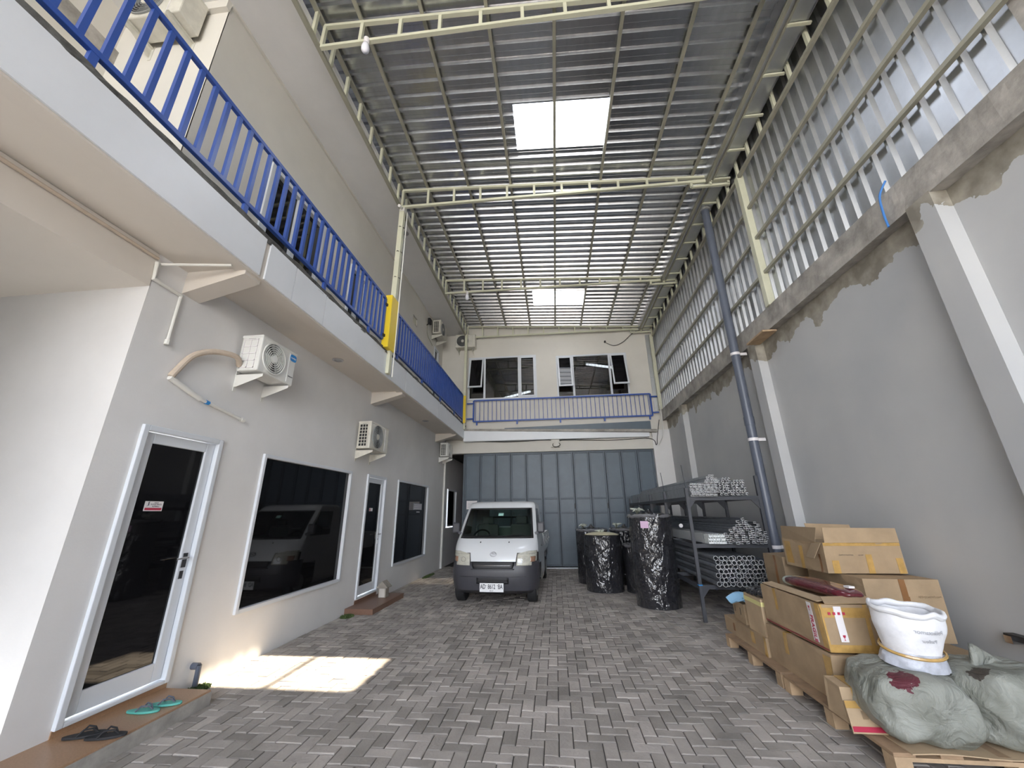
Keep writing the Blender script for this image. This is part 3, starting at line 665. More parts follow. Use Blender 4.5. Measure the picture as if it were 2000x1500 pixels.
def curve(name, pts, r, mt, label, cat, sm=6, parent=None, n=10):
    P = [Vector(p) for p in pts]; out = []
    for k in range(len(P)-1):
        p0 = P[max(k-1, 0)]; p1 = P[k]; p2 = P[k+1]; p3 = P[min(k+2, len(P)-1)]
        for q in range(sm):
            t = q/sm; out.append(.5*((2*p1)+(-p0+p2)*t+(2*p0-5*p1+4*p2-p3)*t*t+(-p0+3*p1-3*p2+p3)*t**3))
    out.append(P[-1]); o = MB().tube(out, r, n).build(name, mt, parent, smooth='auto')
    return tag(o, label, cat) if label else o
curve('insulated_hose', [(-3.55, 3.78, 3.24), (-3.50, 3.66, 3.30), (-3.54, 3.42, 3.26), (-3.58, 3.24, 3.14), (-3.595, 3.13, 2.94), (-3.60, 3.10, 2.87)], .03, 'hose', 'beige lagged hose arching from the near air conditioner down the wall', 'hose')
t = thing('drain_pipe', 'white plastic drain pipe sloping down beside the first glass door top', 'pipe', (-3.6, 3.6, 2.7))
MB().tube([(-3.60, 3.09, 2.86), (-3.60, 3.45, 2.75)], .026, 12).build('wide_pipe', 'pvc_white', t, smooth='auto')
MB().tube([(-3.605, 3.44, 2.752), (-3.605, 4.06, 2.665)], .016, 12).build('thin_pipe', 'pvc_white', t, smooth='auto')
MB().tube([(-3.605, 3.53, 2.74), (-3.605, 3.57, 2.735)], .021, 12).build('blue_band', 'ac_blue', t)
MB().tube([(-3.605, 4.03, 2.668), (-3.605, 4.08, 2.66)], .022, 12).build('end_socket', 'pvc_white', t)
t = thing('wall_conduit', 'grey plastic conduit running under the canopy and down the left wall corner', 'conduit', (-3.6, 2.7, 3.8))
MB().tube([(-3.61, -1, 3.90), (-3.61, 2.69, 3.90)], .015, 8).build('pipe', 'hose', t)
MB().tube([(-3.605, 2.69, 3.86), (-3.605, 2.70, 3.69), (-3.605, 2.98, 3.68), (-3.605, 2.98, 3.64)], .018, 10).build('pipe', 'pvc_white', t)
MB().tube([(-3.605, 2.98, 3.68), (-3.605, 2.98, 3.18)], .014, 8).build('drop_pipe', 'pvc_white', t)
MB().tube([(-3.605, 2.98, 3.2), (-3.605, 2.98, 3.15)], .022, 8).build('end_socket', 'pvc_white', t)
MB().tube([(-3.61, 2.72, 3.86), (-3.05, 2.90, 3.93)], .013, 8).build('pipe', 'pvc_white', t)
t = thing('water_outlet', 'small grey elbow pipe at the foot of the wall beside the first step', 'pipe', (-3.56, 4.1, 0))
MB().tube([(-3.66, 4.12, .2), (-3.56, 4.12, .2)], .03, 12).tube([(-3.56, 4.12, .21), (-3.56, 4.12, .0)], .024, 12).build('elbow', 'pvc_grey', t, smooth='auto')
tag(MB().tube([(-3.60, 12.72, 0), (-3.60, 12.72, 3.25)], .035, 12).build('rain_pipe', 'pvc_white', smooth='auto'), 'white vertical pipe at the far end of the left wall', 'pipe')
# big grey downpipe
t = thing('downpipe', 'big grey plastic rain pipe climbing the right wall to the gutter', 'pipe', (3.42, 6.97, 0))
MB().tube([(3.42, 6.97, .0), (3.42, 6.97, 7.66)], .075, 28).build('pipe', 'pvc_grey', t, smooth='auto')
MB().tube([(3.42, 6.97, 3.0), (3.42, 6.97, 3.14)], .082, 28).build('socket', 'pvc_grey', t, smooth='auto')
MB().tube([(3.42, 6.97, 7.6), (3.42, 6.97, 7.7)], .1, 20).build('top_collar', 'grille_grey', t)
for z in (1.02, 2.72, 4.3): MB().ring((3.42, 6.97, z), (0, 0, 1), .0755, .080, .05).box(3.49, 3.62, 6.96, 6.98, z, z+.05).build('clamp', 'label_white', t)
# lamps
def bulb(x, y, z, label):
    t = thing('light_bulb', label, 'lamp', (x, y, z))
    MB().tube([(x, y, z), (x, y, z-.09)], [.04, .035], 16).build('socket', 'label_white', t, smooth='auto')
    MB().tube([(x, y, z-.09), (x, y, z-.12), (x, y, z-.17), (x, y, z-.22), (x, y, z-.25), (x, y, z-.26)], [.028, .042, .052, .050, .032, .01], 20).build('glass', 'bulb', t, smooth=True)
bulb(-2.26, 3.24, 7.70, 'white bulb hanging from the nearest truss, at the top of the photo'); bulb(-2.27, 9.56, 7.69, 'white bulb hanging from the truss between the skylights')
def downlight(x, y, z, label):
    t = thing('downlight', label, 'lamp', (x, y, z)); MB().ring((x, y, z-.012), (0, 0, 1), .055, .085, .014).build('rim', 'chrome', t); MB().tube([(x, y, z-.004), (x, y, z+.01)], .056, 24).build('lens', 'grille_grey', t)
downlight(-3.373, 5.42, 3.965, 'round chrome downlight in the soffit between the two nearest air conditioners'); downlight(-3.362, 9.8, 3.965, 'round chrome downlight in the soffit near the far end'); downlight(-3.25, 7.2, 7.9, 'round downlight in the high eave beside the tall post')
# small things on walls
t = thing('flood_light', 'small black floodlight on the upper left wall near the back', 'lamp', (UX+.1, 10.9, 7.5)); MB().box(UX+.06, UX+.14, 10.8, 11.0, 7.45, 7.62).build('head', 'black', t, bevel=.01); MB().bar((UX, 10.9, 7.4), (UX+.1, 10.9, 7.5), .03).build('arm', 'black', t)
curve('cable', [(UX+.02, 10.9, 7.4), (UX+.03, 10.95, 7.1), (UX+.03, 11.3, 7.0), (UX+.03, 11.5, 6.95)], .012, 'olive_steel', 'dark cable on the upper left wall under the floodlight', 'cable')
curve('cable', [(-3.0, 12.7, 3.92), (-1.5, 12.7, 3.84), (-.1, 12.68, 3.86), (.0, 12.6, 3.66), (.12, 12.6, 3.62), (.24, 12.6, 3.68), (.3, 12.68, 3.84), (1.8, 12.7, 3.80), (3.1, 12.7, 3.82), (3.28, 12.66, 3.6), (3.35, 12.66, 3.9), (3.45, 12.6, 4.4)], .010, 'black', 'thin black cable strung above the folding gate', 'cable')
curve('cable', [(2.0, 12.78, 7.3), (2.3, 12.76, 7.15), (2.6, 12.74, 7.25), (2.9, 12.7, 7.5), (3.1, 12.66, 7.62)], .010, 'black', 'thin black cable drooping beside the truss in the right back corner', 'cable')
tag(MB().tube([(2.0, 12.74, 7.32), (2.0, 12.8, 7.32)], .035, 12).build('cable_gland', 'black'), 'small black round fitting on the back wall above the right window', 'fitting')
curve('cable', [(3.34, 12.6, 3.6), (3.50, 12.55, 3.9), (3.52, 12.5, 4.5), (3.5, 12.5, 4.9)], .014, 'pvc_white', 'pale cable climbing the right back corner beside the railing', 'cable')
curve('plastic_rope', [(3.58, 3.55, 4.85), (3.54, 3.62, 4.72), (3.57, 3.68, 4.55), (3.55, 3.66, 4.36)], .010, 'blue_rope', 'blue plastic rope hanging over the concrete beam', 'rope')
tag(MB().box(3.46, 3.68, 6.05, 6.6, 4.34, 4.37).build('formwork_board', 'wood_pale'), 'short brown formwork board left under the concrete beam by the pipe', 'board')
t = thing('wall_bracket', 'short black metal bracket fixed low on the right wall at the photo edge', 'bracket', (3.7, 4.0, .58)); MB().box(3.66, 3.74, 3.3, 4.12, .565, .61).build('arm', 'black', t, bevel=.004); MB().box(3.64, 3.74, 4.04, 4.10, .545, .60).build('tip', 'chrome', t)
# ================================================================ SANDALS
def sandal(mt, x, y, rz, label, z=.117):
    t = thing('flip_flop', label, 'sandal', (0, 0, 0)); n = 20; P = []
    for k in range(n):
        a = 2*PI*k/n; u = math.sin(a); P.append((.042*math.cos(a)*(1+.12*u)*(1 if u > -.1 else .92), .125*u, 0))
    MB().prism(P, (0, 0, .016)).build('sole', mt, t, bevel=.003)
    for s_ in (-1, 1): MB().tube([(0, .07, .016), (s_*.015, .045, .045), (s_*.034, .0, .05), (s_*.04, -.03, .018)], .006, 8).build('strap', 'rubber' if mt == 'rubber' else 'pvc_grey', t, smooth='auto')
    t.location = (x, y, z); t.rotation_euler.z = rz; return t
sandal('teal', -3.36, 3.42, R(-80), 'teal flip-flop on the tiled step, nearer of the teal pair'); sandal('teal', -3.30, 3.545, R(-72), 'teal flip-flop on the tiled step, farther of the teal pair')
sandal('rubber', -3.42, 3.06, R(-62), 'black flip-flop on the tiled step, farther from the yard of the black pair'); sandal('rubber', -3.25, 3.06, R(-68), 'black flip-flop on the tiled step edge, nearer the yard of the black pair')
# ================================================================ STONE LANTERN, MOSS
t = thing('garden_lantern', 'small stone house-shaped lantern beside the second glass door', 'lantern', (-3.38, 8.03, .085)); x, y, z = -3.38, 8.03, .085
MB().box(x-.075, x+.075, y-.075, y+.075, z, z+.17).build('body', 'stone', t, bevel=.006)
MB().box(x-.055, x+.055, y-.08, y-.074, z+.01, z+.16).build('front_panel', 'stone_pale', t)
MB().prism([(x-.11, y-.11, z+.17), (x+.11, y-.11, z+.17), (x+.11, y-.11, z+.185), (x, y-.11, z+.29), (x-.11, y-.11, z+.185)], (0, .22, 0)).build('roof', 'stone', t)
def moss(cx, cy, rx, ry, n, label):
    b = MB(); r_ = random.Random(int(cx*100))
    for k in range(n):
        a = r_.uniform(0, 2*PI); q = r_.random()**.6; x = cx+rx*q*math.cos(a); y = cy+ry*q*math.sin(a); h = r_.uniform(.01, .045)*(1.2-q*.6); d = r_.uniform(0, PI); w_ = r_.uniform(.006, .02)
        b.quad((x-w_*math.cos(d), y-w_*math.sin(d), 0), (x+w_*math.cos(d), y+w_*math.sin(d), 0), (x+r_.uniform(-.02, .02), y+r_.uniform(-.02, .02), h))
    tag(b.build('moss', 'leaf', norm=False), label, 'moss', kind='stuff')
moss(-3.54, 4.1, .09, .17, 900, 'dark moss around the elbow pipe at the wall foot'); moss(-3.5, 6.9, .10, .13, 500, 'dark moss at the wall foot before the second step'); moss(-3.5, 11.2, .08, .5, 350, 'sparse moss along the far wall foot')
# ================================================================ PICKUP VAN
van = thing('pickup_van', 'white cab-over pickup van with dark grey bumper parked facing the camera', 'van')
LV = [(.20, .12, .77, .08, .22), (.26, .05, .81, .08, .24), (.38, .02, .828, .08, .25), (.55, .0, .832, .08, .25), (.66, .02, .832, .08, .25), (.735, .045, .832, .07, .25),
      (.80, .06, .83, .07, .24), (.88, .09, .828, .07, .22), (.98, .15, .822, .07, .19), (1.07, .24, .812, .06, .16), (1.13, .33, .80, .06, .13), (1.17, .375, .795, .06, .12),
      (1.30, .49, .782, .06, .11), (1.45, .63, .766, .06, .10), (1.60, .775, .748, .06, .10), (1.685, .865, .735, .06, .10), (1.75, .94, .728, .06, .10), (1.79, .99, .712, .06, .10), (1.82, 1.07, .68, .05, .10), (1.838, 1.2, .62, .04, .1)]
TS = [0, .15, .3, .45, .58, .7, .8, .87, .915, .955, .985, 1.0]
QS = [.07, .14, .22, .30, .38, .46, .56, .66, .76, .88, 1.0]
SR = 1.98
def lev(z):
    for a, b in zip(LV, LV[1:]):
        if z <= b[0]: f = max(0, (z-a[0])/(b[0]-a[0])); return [a[k]*(1-f)+b[k]*f for k in range(5)]
    return LV[-1]
def surf(x, z):
    _, s, w_, c1, c2 = lev(z); t = min(1, abs(x)/w_); return s+c1*t*t+c2*t**9
def outline(z):
    _, s, w_, c1, c2 = lev(z); H = [(t*w_, s+c1*t*t+c2*t**9) for t in TS]; sc = s+c1+c2
    H += [(w_, sc+(SR-sc)*q) for q in QS]; H += [(w_*.62, SR), (0, SR)]
    return [(x, y, z) for x, y in H]+[(-x, y, z) for x, y in H[-2:0:-1]]
OUT = [outline(l[0]) for l in LV]; NO = len(OUT[0]); NH = len(TS)+len(QS)+2
def seg(j):                                              # mirrored segment index
    return j if j < NH-1 else NO-1-j
def shell(cond):
    b = MB(); idx = {}
    for l in range(len(LV)-1):
        for j in range(NO):
            if cond(l, seg(j)):
                f = []
                for (a, q) in ((l, j), (l, (j+1) % NO), (l+1, (j+1) % NO), (l+1, j)):
                    if (a, q) not in idx: idx[(a, q)] = len(b.v); b.v.append(OUT[a][q])
                    f.append(idx[(a, q)])
                b.f.append(tuple(f))
    return b
NT = len(TS)
arch = lambda l, j: l < 4 and NT-1 <= j <= NT+3
isb = lambda l, j: l < 5 and j < NT
ws = lambda l, j: 11 <= l <= 14 and j < 8
sw = lambda l, j: 11 <= l <= 14 and NT+0 <= j <= NT+6
rw = lambda l, j: 12 <= l <= 14 and j >= NT+len(QS)
cabb = shell(lambda l, j: not isb(l, j) and not arch(l, j) and not ws(l, j) and not sw(l, j) and not rw(l, j))
# roof cap
top = [p for p in OUT[-1]]; i0 = len(cabb.v); cabb.v += top; cabb.f.append(tuple(range(i0, i0+NO)))
cab = cabb.build('cab', 'van_white', van, smooth='auto')
shell(isb).build('bumper', 'van_grey', van, smooth='auto', solid=-.01)
shell(ws).build('windshield', 'van_glass', van, smooth='auto'); shell(sw).build('side_window', 'van_glass', van, smooth='auto'); shell(rw).build('rear_window', 'van_glass', van)
def patch(name, mt, pts, off=.006, n=14, mz=4, parent=None, thick=.01, smooth='auto'):   # pts: (xa,xb,z) rows bottom to top on the front surface
    def fn(u, v):
        t = v*(len(pts)-1); q = min(int(t), len(pts)-2); f = t-q; a, b_ = pts[q], pts[q+1]
        xa = a[0]*(1-f)+b_[0]*f; xb = a[1]*(1-f)+b_[1]*f; z = a[2]*(1-f)+b_[2]*f; x = xa+(xb-xa)*u
        return (x, surf(x, z)-off, z)
    return MB().grid(n, mz*(len(pts)-1), fn).build(name, mt, parent or van, smooth=smooth, solid=thick)
for s_ in (-1, 1):
    hl = patch('headlight', 'lamp_lens', [(s_*.44, s_*.80, .672), (s_*.445, s_*.815, .76), (s_*.46, s_*.815, .875), (s_*.60, s_*.812, .90), (s_*.70, s_*.808, .915)][:3], .012, 16)
    patch('headlight_top', 'lamp_lens', [(s_*.46, s_*.815, .872), (s_*.66, s_*.81, .915)], .012, 16, parent=hl)
    patch('indicator', 'lamp_amber', [(s_*.70, s_*.78, .73), (s_*.70, s_*.785, .82)], .022, 6, parent=hl)
    MB().ring((s_*.57, surf(.57, .775)-.03, .775), (0, -1, 0), .038, .043, .004, 28).build('reflector_ring', 'chrome', hl)
    patch('headlight_rim', 'black', [(s_*.425, s_*.825, .66), (s_*.43, s_*.83, .76), (s_*.45, s_*.83, .885)], .004, 16, parent=hl)
    MB().tube([(s_*.28, surf(.28, 1.06)-.012, 1.06), (s_*.28, surf(.28, 1.06)+.01, 1.065)], .011, 10).build('washer_nozzle', 'black', van)
    mr = MB().box(s_*.80 if s_ > 0 else -.95, .95 if s_ > 0 else -.80, .52, .60, 1.215, 1.42).build('side_mirror', 'van_grey', van, bevel=.03)
    MB().bar((s_*.76, .56, 1.2), (s_*.86, .56, 1.26), .04, .05).build('mirror_arm', 'van_grey', mr)
    # wheels
for s_ in (-1, 1):
    for yy in (.52, 3.25):
        wh = MB().tube([(s_*.60, yy, .275), (s_*.615, yy, .275), (s_*.76, yy, .275), (s_*.775, yy, .275)], [.255, .275, .275, .255], 36).build('wheel', 'rubber', van, smooth='auto')
        MB().tube([(s_*.70, yy, .275), (s_*.78, yy, .275)], .17, 28).build('rim', 'grille_grey', wh, smooth='auto')
gl = patch('grille', 'black', [(-.375, .375, .625), (-.40, .40, .68), (-.40, .40, .735)], .020, 18)
patch('grille_bar', 'chrome', [(-.36, .36, .672), (-.36, .36, .679)], .032, 18, mz=1, parent=gl)
for z in (.648, .70): patch('grille_bar', 'van_grey', [(-.37, .37, z), (-.37, .37, z+.005)], .028, 18, mz=1, parent=gl)
patch('grille_surround', 'van_grey', [(-.40, .40, .605), (-.41, .41, .622)], .026, 18, mz=1)
it = patch('air_intake', 'black', [(-.30, .30, .37), (-.30, .30, .475)], .004, 14)
for z in (.39, .415, .44, .465): patch('intake_bar', 'van_grey', [(-.29, .29, z), (-.29, .29, z+.006)], .012, 14, mz=1, parent=it)
patch('bumper_crease', 'van_grey', [(-.62, .62, .485), (-.60, .60, .50)], .012, 20, mz=1)
for s_ in (-1, 1): patch('fog_recess', 'van_grey', [(s_*.34, s_*.60, .33), (s_*.34, s_*.66, .45)], .003, 10)
pl = MB().box(-.225, .215, -.045, -.035, .245, .39).build('number_plate', 'plate', van, bevel=.003)
MB().box(-.15, .15, -.036, .03, .26, .37).build('plate_holder', 'black', pl)
text('plate_text', 'AD', .105, 'dark_ink', frame_mtx((-.165, -.0465, .33), (1, 0, 0), (0, 0, 1)), pl, offset=.0022, font_sx=.66)
text('plate_text', '8612', .105, 'dark_ink', frame_mtx((-.005, -.0465, .33), (1, 0, 0), (0, 0, 1)), pl, offset=.0022, font_sx=.66)
text('plate_text', 'BA', .105, 'dark_ink', frame_mtx((.155, -.0465, .33), (1, 0, 0), (0, 0, 1)), pl, offset=.0022, font_sx=.66)
text('plate_text', '04·27', .03, 'dark_ink', frame_mtx((-.005, -.0465, .266), (1, 0, 0), (0, 0, 1)), pl)
for x in (-.108, .103): MB().tube([(x, -.046, .352), (x, -.047, .352)], .007, 10).build('plate_dot', 'dark_ink', pl)
em = MB(); sy = surf(0, .865)-.012; n = 28
for k in range(n):
    a, c = 2*PI*k/n, 2*PI*(k+1)/n
    em.bar((.058*math.cos(a), sy+.01*math.sin(a), .862+.040*math.sin(a)), (.058*math.cos(c), sy+.01*math.sin(c), .862+.040*math.sin(c)), .009, .009, up=(0, 1, 0))
em.bar((-.03, sy-.003, .845), (.035, sy+.003, .878), .012, .008, up=(0, 1, 0)); em.bar((-.035, sy+.004, .88), (.01, sy, .88), .010, .008, up=(0, 1, 0)); em.build('emblem', 'emblem_grey', van)
# windshield trim, wipers, sticker
patch('windshield_frame', 'black', [(-.735, .735, 1.125), (-.735, .735, 1.172)], .006, 18, mz=2); patch('windshield_frame', 'black', [(-.675, .675, 1.672), (-.67, .67, 1.70)], .006, 18, mz=2)
for s_ in (-1, 1): patch('windshield_frame', 'black', [(s_*.70, s_*.738, 1.13), (s_*.64, s_*.672, 1.70)], .006, 3, mz=14)
for (xa, xb) in ((-.55, .02), (.0, .58)):
    P = [(xa+(xb-xa)*k/8, surf(xa+(xb-xa)*k/8, 1.15+.055*k/8)-.02, 1.15+.055*k/8) for k in range(9)]; MB().tube(P, .007, 6).build('wiper', 'black', van)
patch('windshield_sticker', 'mint', [(-.02, .09, 1.545), (-.02, .09, 1.60)], .004, 4, mz=2)
# interior
MB().box(-.72, .72, .42, .72, .85, 1.13).build('dashboard', 'van_grey', van, bevel=.03)
for x in (-.38, .38):
    st = MB().box(x-.24, x+.24, 1.35, 1.5, .75, 1.36).build('seat', 'seat', van, bevel=.04); MB().box(x-.12, x+.12, 1.38, 1.47, 1.37, 1.52).build('headrest', 'seat', st, bevel=.03); MB().box(x-.24, x+.24, .9, 1.42, .68, .84).build('seat_base', 'seat', st, bevel=.04)
MB().ring((-.38, .78, 1.12), (0, -.8, .6), .155, .185, .02, 28).bar((-.53, .78, 1.12), (-.23, .78, 1.12), .03, .02).bar((-.38, .78, 1.12), (-.38, .62, .95), .04, .04).build('steering_wheel', 'black', van)
MB().box(-.70, .70, 1.93, 1.96, .6, 1.27).build('cab_back_lining', 'lining', van)
MB().box(-.60, .60, .2, 4.05, .28, .50).build('underbody', 'black', van)
bed = MB().box(-.80, .80, 2.08, 4.15, .70, .76).build('cargo_bed', 'van_white', van)
for (x0, x1, y0, y1) in ((-.82, -.79, 2.08, 4.15), (.79, .82, 2.08, 4.15), (-.82, .82, 4.12, 4.15), (-.82, .82, 2.06, 2.09)):
    MB().box(x0, x1, y0, y1, .76, 1.12).build('bed_side', 'van_white', bed, bevel=.005)
for y in (2.4, 3.1, 3.8): MB().box(.82, .83, y, y+.05, .85, 1.05).box(.82, .85, y, y+.08, .93, .97).build('latch', 'grille_grey', bed)
MB().box(.60, .80, 2.9, 3.6, .55, .7).box(-.80, -.60, 2.9, 3.6, .55, .7).build('mud_guard', 'van_grey', bed)
b = MB().tube([(-.7, 2.12, 1.12), (-.7, 2.12, 1.5), (.7, 2.12, 1.5), (.7, 2.12, 1.12)], .02, 8); b.build('guard_frame', 'van_grey', bed)
MB().box(.835, .845, 1.1, 1.2, .93, .96).build('door_handle', 'van_grey', van)
van.location = (-1.21, 7.74, 0); van.rotation_euler.z = -R(2.2)
# ================================================================ FOAM ROLLS
def roll(cx, cy, r, h, label, tied=False, loose=False, tag_=False, lean=(0, 0), seed=1):
    t = thing('foam_roll', label, 'roll', (cx, cy, 0)); 
    def pos(x, y, z): return (cx+x+lean[0]*z, cy+y+lean[1]*z, z)
    MB().tube([pos(0, 0, .01), pos(0, 0, h-.05)], r*.95, 40).build('roll_core', 'foam_cream' if tied else 'foam_black', t, smooth='auto')
    def fn(u, v):
        a = 2*PI*u; z = .004+v*(h-.02); k = r*(1+.028*noise.noise(Vector((math.cos(a)*2.2, math.sin(a)*2.2, z*2.5+seed)))+.018*noise.noise(Vector((math.cos(a)*9, math.sin(a)*9, z*1.5+seed))))
        return pos(k*math.cos(a), k*math.sin(a), z)
    MB().grid(90, 40, fn).build('plastic_wrap', 'plastic_black', t, smooth=True)
    def fn2(u, v):                                        # gathered film over the top
        a = 2*PI*u; q = 1-v; k = r*q*(1+.03*noise.noise(Vector((math.cos(a)*9, math.sin(a)*9, seed))))
        z = h-.03+.03*v+.035*noise.noise(Vector((math.cos(a)*5, math.sin(a)*5, v*4+seed)))*(v > .02)
        if v > .78: z += (v-.78)*.35; k = max(k, .03)
        return pos(k*math.cos(a)*(1), k*math.sin(a), z)
    MB().grid(72, 14, fn2).build('wrap_top', 'thin_film' if tied else 'plastic_black', t, smooth=True)
    if tied:                                              # pale disc bulging above the rim
        MB().grid(40, 8, lambda u, v: pos(r*.93*(1-v)*math.cos(2*PI*u), r*.93*(1-v)*math.sin(2*PI*u), h+.0+.05*(1-(1-v)**3))).build('cream_disc', 'foam_cream', t, smooth=True)
    else:                                                 # puffed ring of film round the rim
        MB().grid(64, 8, lambda u, v: pos(*[(r*.97+(.030+.03*noise.noise(Vector((math.cos(2*PI*u)*4, math.sin(2*PI*u)*4, seed))))*math.cos(2*PI*v))*q for q in (math.cos(2*PI*u), math.sin(2*PI*u))], h-.045+.035*math.sin(2*PI*v)+.02*noise.noise(Vector((math.cos(2*PI*u)*6, math.sin(2*PI*u)*6, seed+3))))).build('film_collar', 'film_grey', t, smooth=True)
    b = MB(); rr = random.Random(seed)
    for k in range(16 if (tied or loose) else 6):
        a = rr.uniform(0, 2*PI); l = rr.uniform(.05, .16); ox = 0 if not loose else -r*.55; dx, dy = math.cos(a)*l, math.sin(a)*l
        b.tube([pos(ox, 0, h-.0), pos(ox+dx*.4, dy*.4, h+.08), pos(ox+dx, dy, h+rr.uniform(.03, .11))], [.012, .028, .006], 6)
    b.build('film_knot', 'clear_film', t, smooth=True)
    if tag_: MB().hexa([pos(-.24+x, -r*.98+y, z) for z in (h-.25, h-.13) for (x, y) in ((0, .055), (.12, -.035), (.12, -.015), (0, .075))]).build('tag', 'pink', t)
    return t
roll(1.77, 8.02, .385, 1.56, 'tall black foam roll in clear film with a pink tag, nearest of the rolls', loose=True, tag_=True, seed=3)
roll(1.00, 9.42, .40, 1.12, 'black wrapped roll with a pale cream top tied in a knot', tied=True, seed=9)
roll(.86, 10.40, .38, 1.22, 'black wrapped roll behind and left of the cream-topped roll', loose=True, seed=14)
roll(1.66, 10.35, .36, 1.23, 'black wrapped roll behind and right of the cream-topped roll', loose=True, seed=21)
roll(1.74, 9.27, .31, .95, 'short black wrapped roll between the cream-topped roll and the tall roll', seed=31)
# ================================================================ RACK
rk = thing('steel_rack', 'dark grey steel storage rack loaded with metal bars along the right wall', 'rack', (2.7, 9.5, 0))
RY = [6.92, 8.27, 9.5, 10.8, 12.1]
for y in RY:
    MB().box(2.15, 2.20, y-.025, y+.025, 0, 1.96).build('post', 'rack', rk, bevel=.003); MB().box(3.28, 3.33, y-.025, y+.025, 0, 2.14).build('post', 'rack', rk, bevel=.003)
    for z in (.48, 1.07, 1.79): MB().box(2.20, 3.28, y-.022, y+.022, z-.03, z+.03).build('cross_beam', 'rack', rk)
    b = MB()
    for z in (1.76, .45): b.prism([(2.2, y-.01, z), (2.3, y-.01, z), (2.2, y-.01, z-.12)], (0, .02, 0)).prism([(3.28, y-.01, z), (3.16, y-.01, z), (3.28, y-.01, z-.14)], (0, .02, 0))
    b.build('gusset', 'rack', rk)
for z in (.48, 1.07, 1.79):
    for x in (2.175, 3.305): MB().box(x-.02, x+.02, 6.94, 12.1, z-.028, z+.028).build('side_rail', 'rack', rk)
for y in (6.92, 8.27): MB().tube([(2.175, y, 1.94), (2.15, y, 2.34)], .006, 6).build('stay_rod', 'rack', rk)
MB().box(2.145, 2.205, 6.89, 6.95, .50, .515).build('blue_tie', 'ac_blue', rk)
# ---- bars
def cbar(w_, h_, t, L, lip=.0):
    b = MB(); P = [(0, 0), (w_, 0), (w_, t), (t, t), (t, h_-t), (w_, h_-t), (w_, h_), (0, h_)]
    b.prism([(x, 0, z) for x, z in P], (0, L, 0)); return b
def place(proto, spots, label, group, cat, first=True):
    for k, (x, y, z, ry) in enumerate(spots):
        o = proto if k == 0 else proto.copy()
        if k: S.collection.objects.link(o)
        o.location = (x, y, z); o.rotation_euler = (0, ry, 0); tag(o, label, cat, group)
def proto(b, name, mt):
    o = b.build(name, mt); o.data.materials.append(MT['cut_steel' if mt != 'alu_white' else 'alu_white']); ys = [v.co.y for v in o.data.vertices]; ym = min(ys)
    for f in o.data.polygons:
        if all(abs(o.data.vertices[i].co.y-ym) < 1e-5 for i in f.vertices): f.material_index = 1
    # put the origin back at the near end so copies are easy to place
    l = o.location.copy(); o.data.transform(Matrix.Translation(l)); o.location = (0, 0, 0); return o
rr = random.Random(5)
L_ = 5.2
sp = []
for r_ in range(8):
    for c in range(10): sp.append((2.215+c*.043+rr.uniform(-.004, .004), 6.82+rr.uniform(-.05, .05), 1.823+r_*.026, 0))
for r_, (a, n) in enumerate(((5, 6), (6, 5), (7, 4), (7, 3), (8, 2))):
    for c in range(n): sp.append((2.215+(a+c-.2*r_)*.043, 6.80+rr.uniform(-.05, .05), 1.823+(8+r_)*.026, 0))
place(proto(cbar(.040, .024, .0045, L_), 'channel_bar', 'steel_bar'), sp, 'galvanised channel bar in the left-hand stack on the top rack shelf', 'channel bars in the left top stack', 'bar')
sp = []
for r_ in range(6):
    for c in range(9): sp.append((2.69+c*.046+rr.uniform(-.004, .004)-.004*r_, 6.84+rr.uniform(-.05, .05), 1.826+r_*.040+.012, .35))
for c in range(3): sp.append((2.72+c*.045, 6.8, 1.826+.25, .5))
place(proto(cbar(.030, .036, .005, L_), 'channel_bar', 'steel_bar'), sp, 'galvanised channel bar, tilted, in the right-hand stack on the top rack shelf', 'tilted channel bars in the right top stack', 'bar')
sp = []
hts = [5, 7, 8, 9, 11, 12, 11, 9, 8, 7, 5]
for c, n in enumerate(hts):
    for r_ in range(n): sp.append((2.63+c*.054+rr.uniform(-.008, .008), 6.80+rr.uniform(-.07, .06), 1.105+r_*.031+rr.uniform(0, .004), rr.uniform(-.25, .3)))
place(proto(cbar(.050, .028, .0038, L_), 'hollow_bar', 'steel_dull'), sp, 'dull grey channel bar in the big mound on the middle rack shelf', 'channel bars mounded on the middle shelf', 'bar')
sp = [(3.20+rr.uniform(-.03, .03), 6.85+rr.uniform(-.1, .3), 1.11+k*.035, rr.uniform(-.2, .2)) for k in range(9)]
place(proto(cbar(.045, .03, .0038, L_), 'hollow_bar', 'steel_dull'), sp, 'dull grey bar lying against the right rack post on the middle shelf', 'bars against the right rack post', 'bar')
b = MB()
P = [(0, 0), (.034, 0), (.034, .045), (.028, .045), (.028, .026), (.006, .026), (.006, .045), (0, .045)]
b.prism([(x, 0, z) for x, z in P], (0, 4.6, 0))
sp = [(2.37+c*.037, 6.80+rr.uniform(-.03, .03), 1.105+r_*.048, 0) for r_ in range(3) for c in range(7)]
place(proto(b, 'window_profile', 'alu_white'), sp, 'white window profile in the wrapped bundle on the middle rack shelf', 'white profiles on the middle shelf', 'profile')
t = tag(MB().box(2.36, 2.635, 7.0, 11.3, 1.10, 1.255).build('bundle_wrap', 'thin_film', bevel=.01), 'clear film wrapped around the white profiles on the middle shelf', 'film')
tag(MB().tube([(2.3, 7.9, 1.34), (2.3, 7.93, 1.34)], .035, 18).build('white_disc', 'label_white'), 'small round white cap lying behind the front rack post', 'cap')
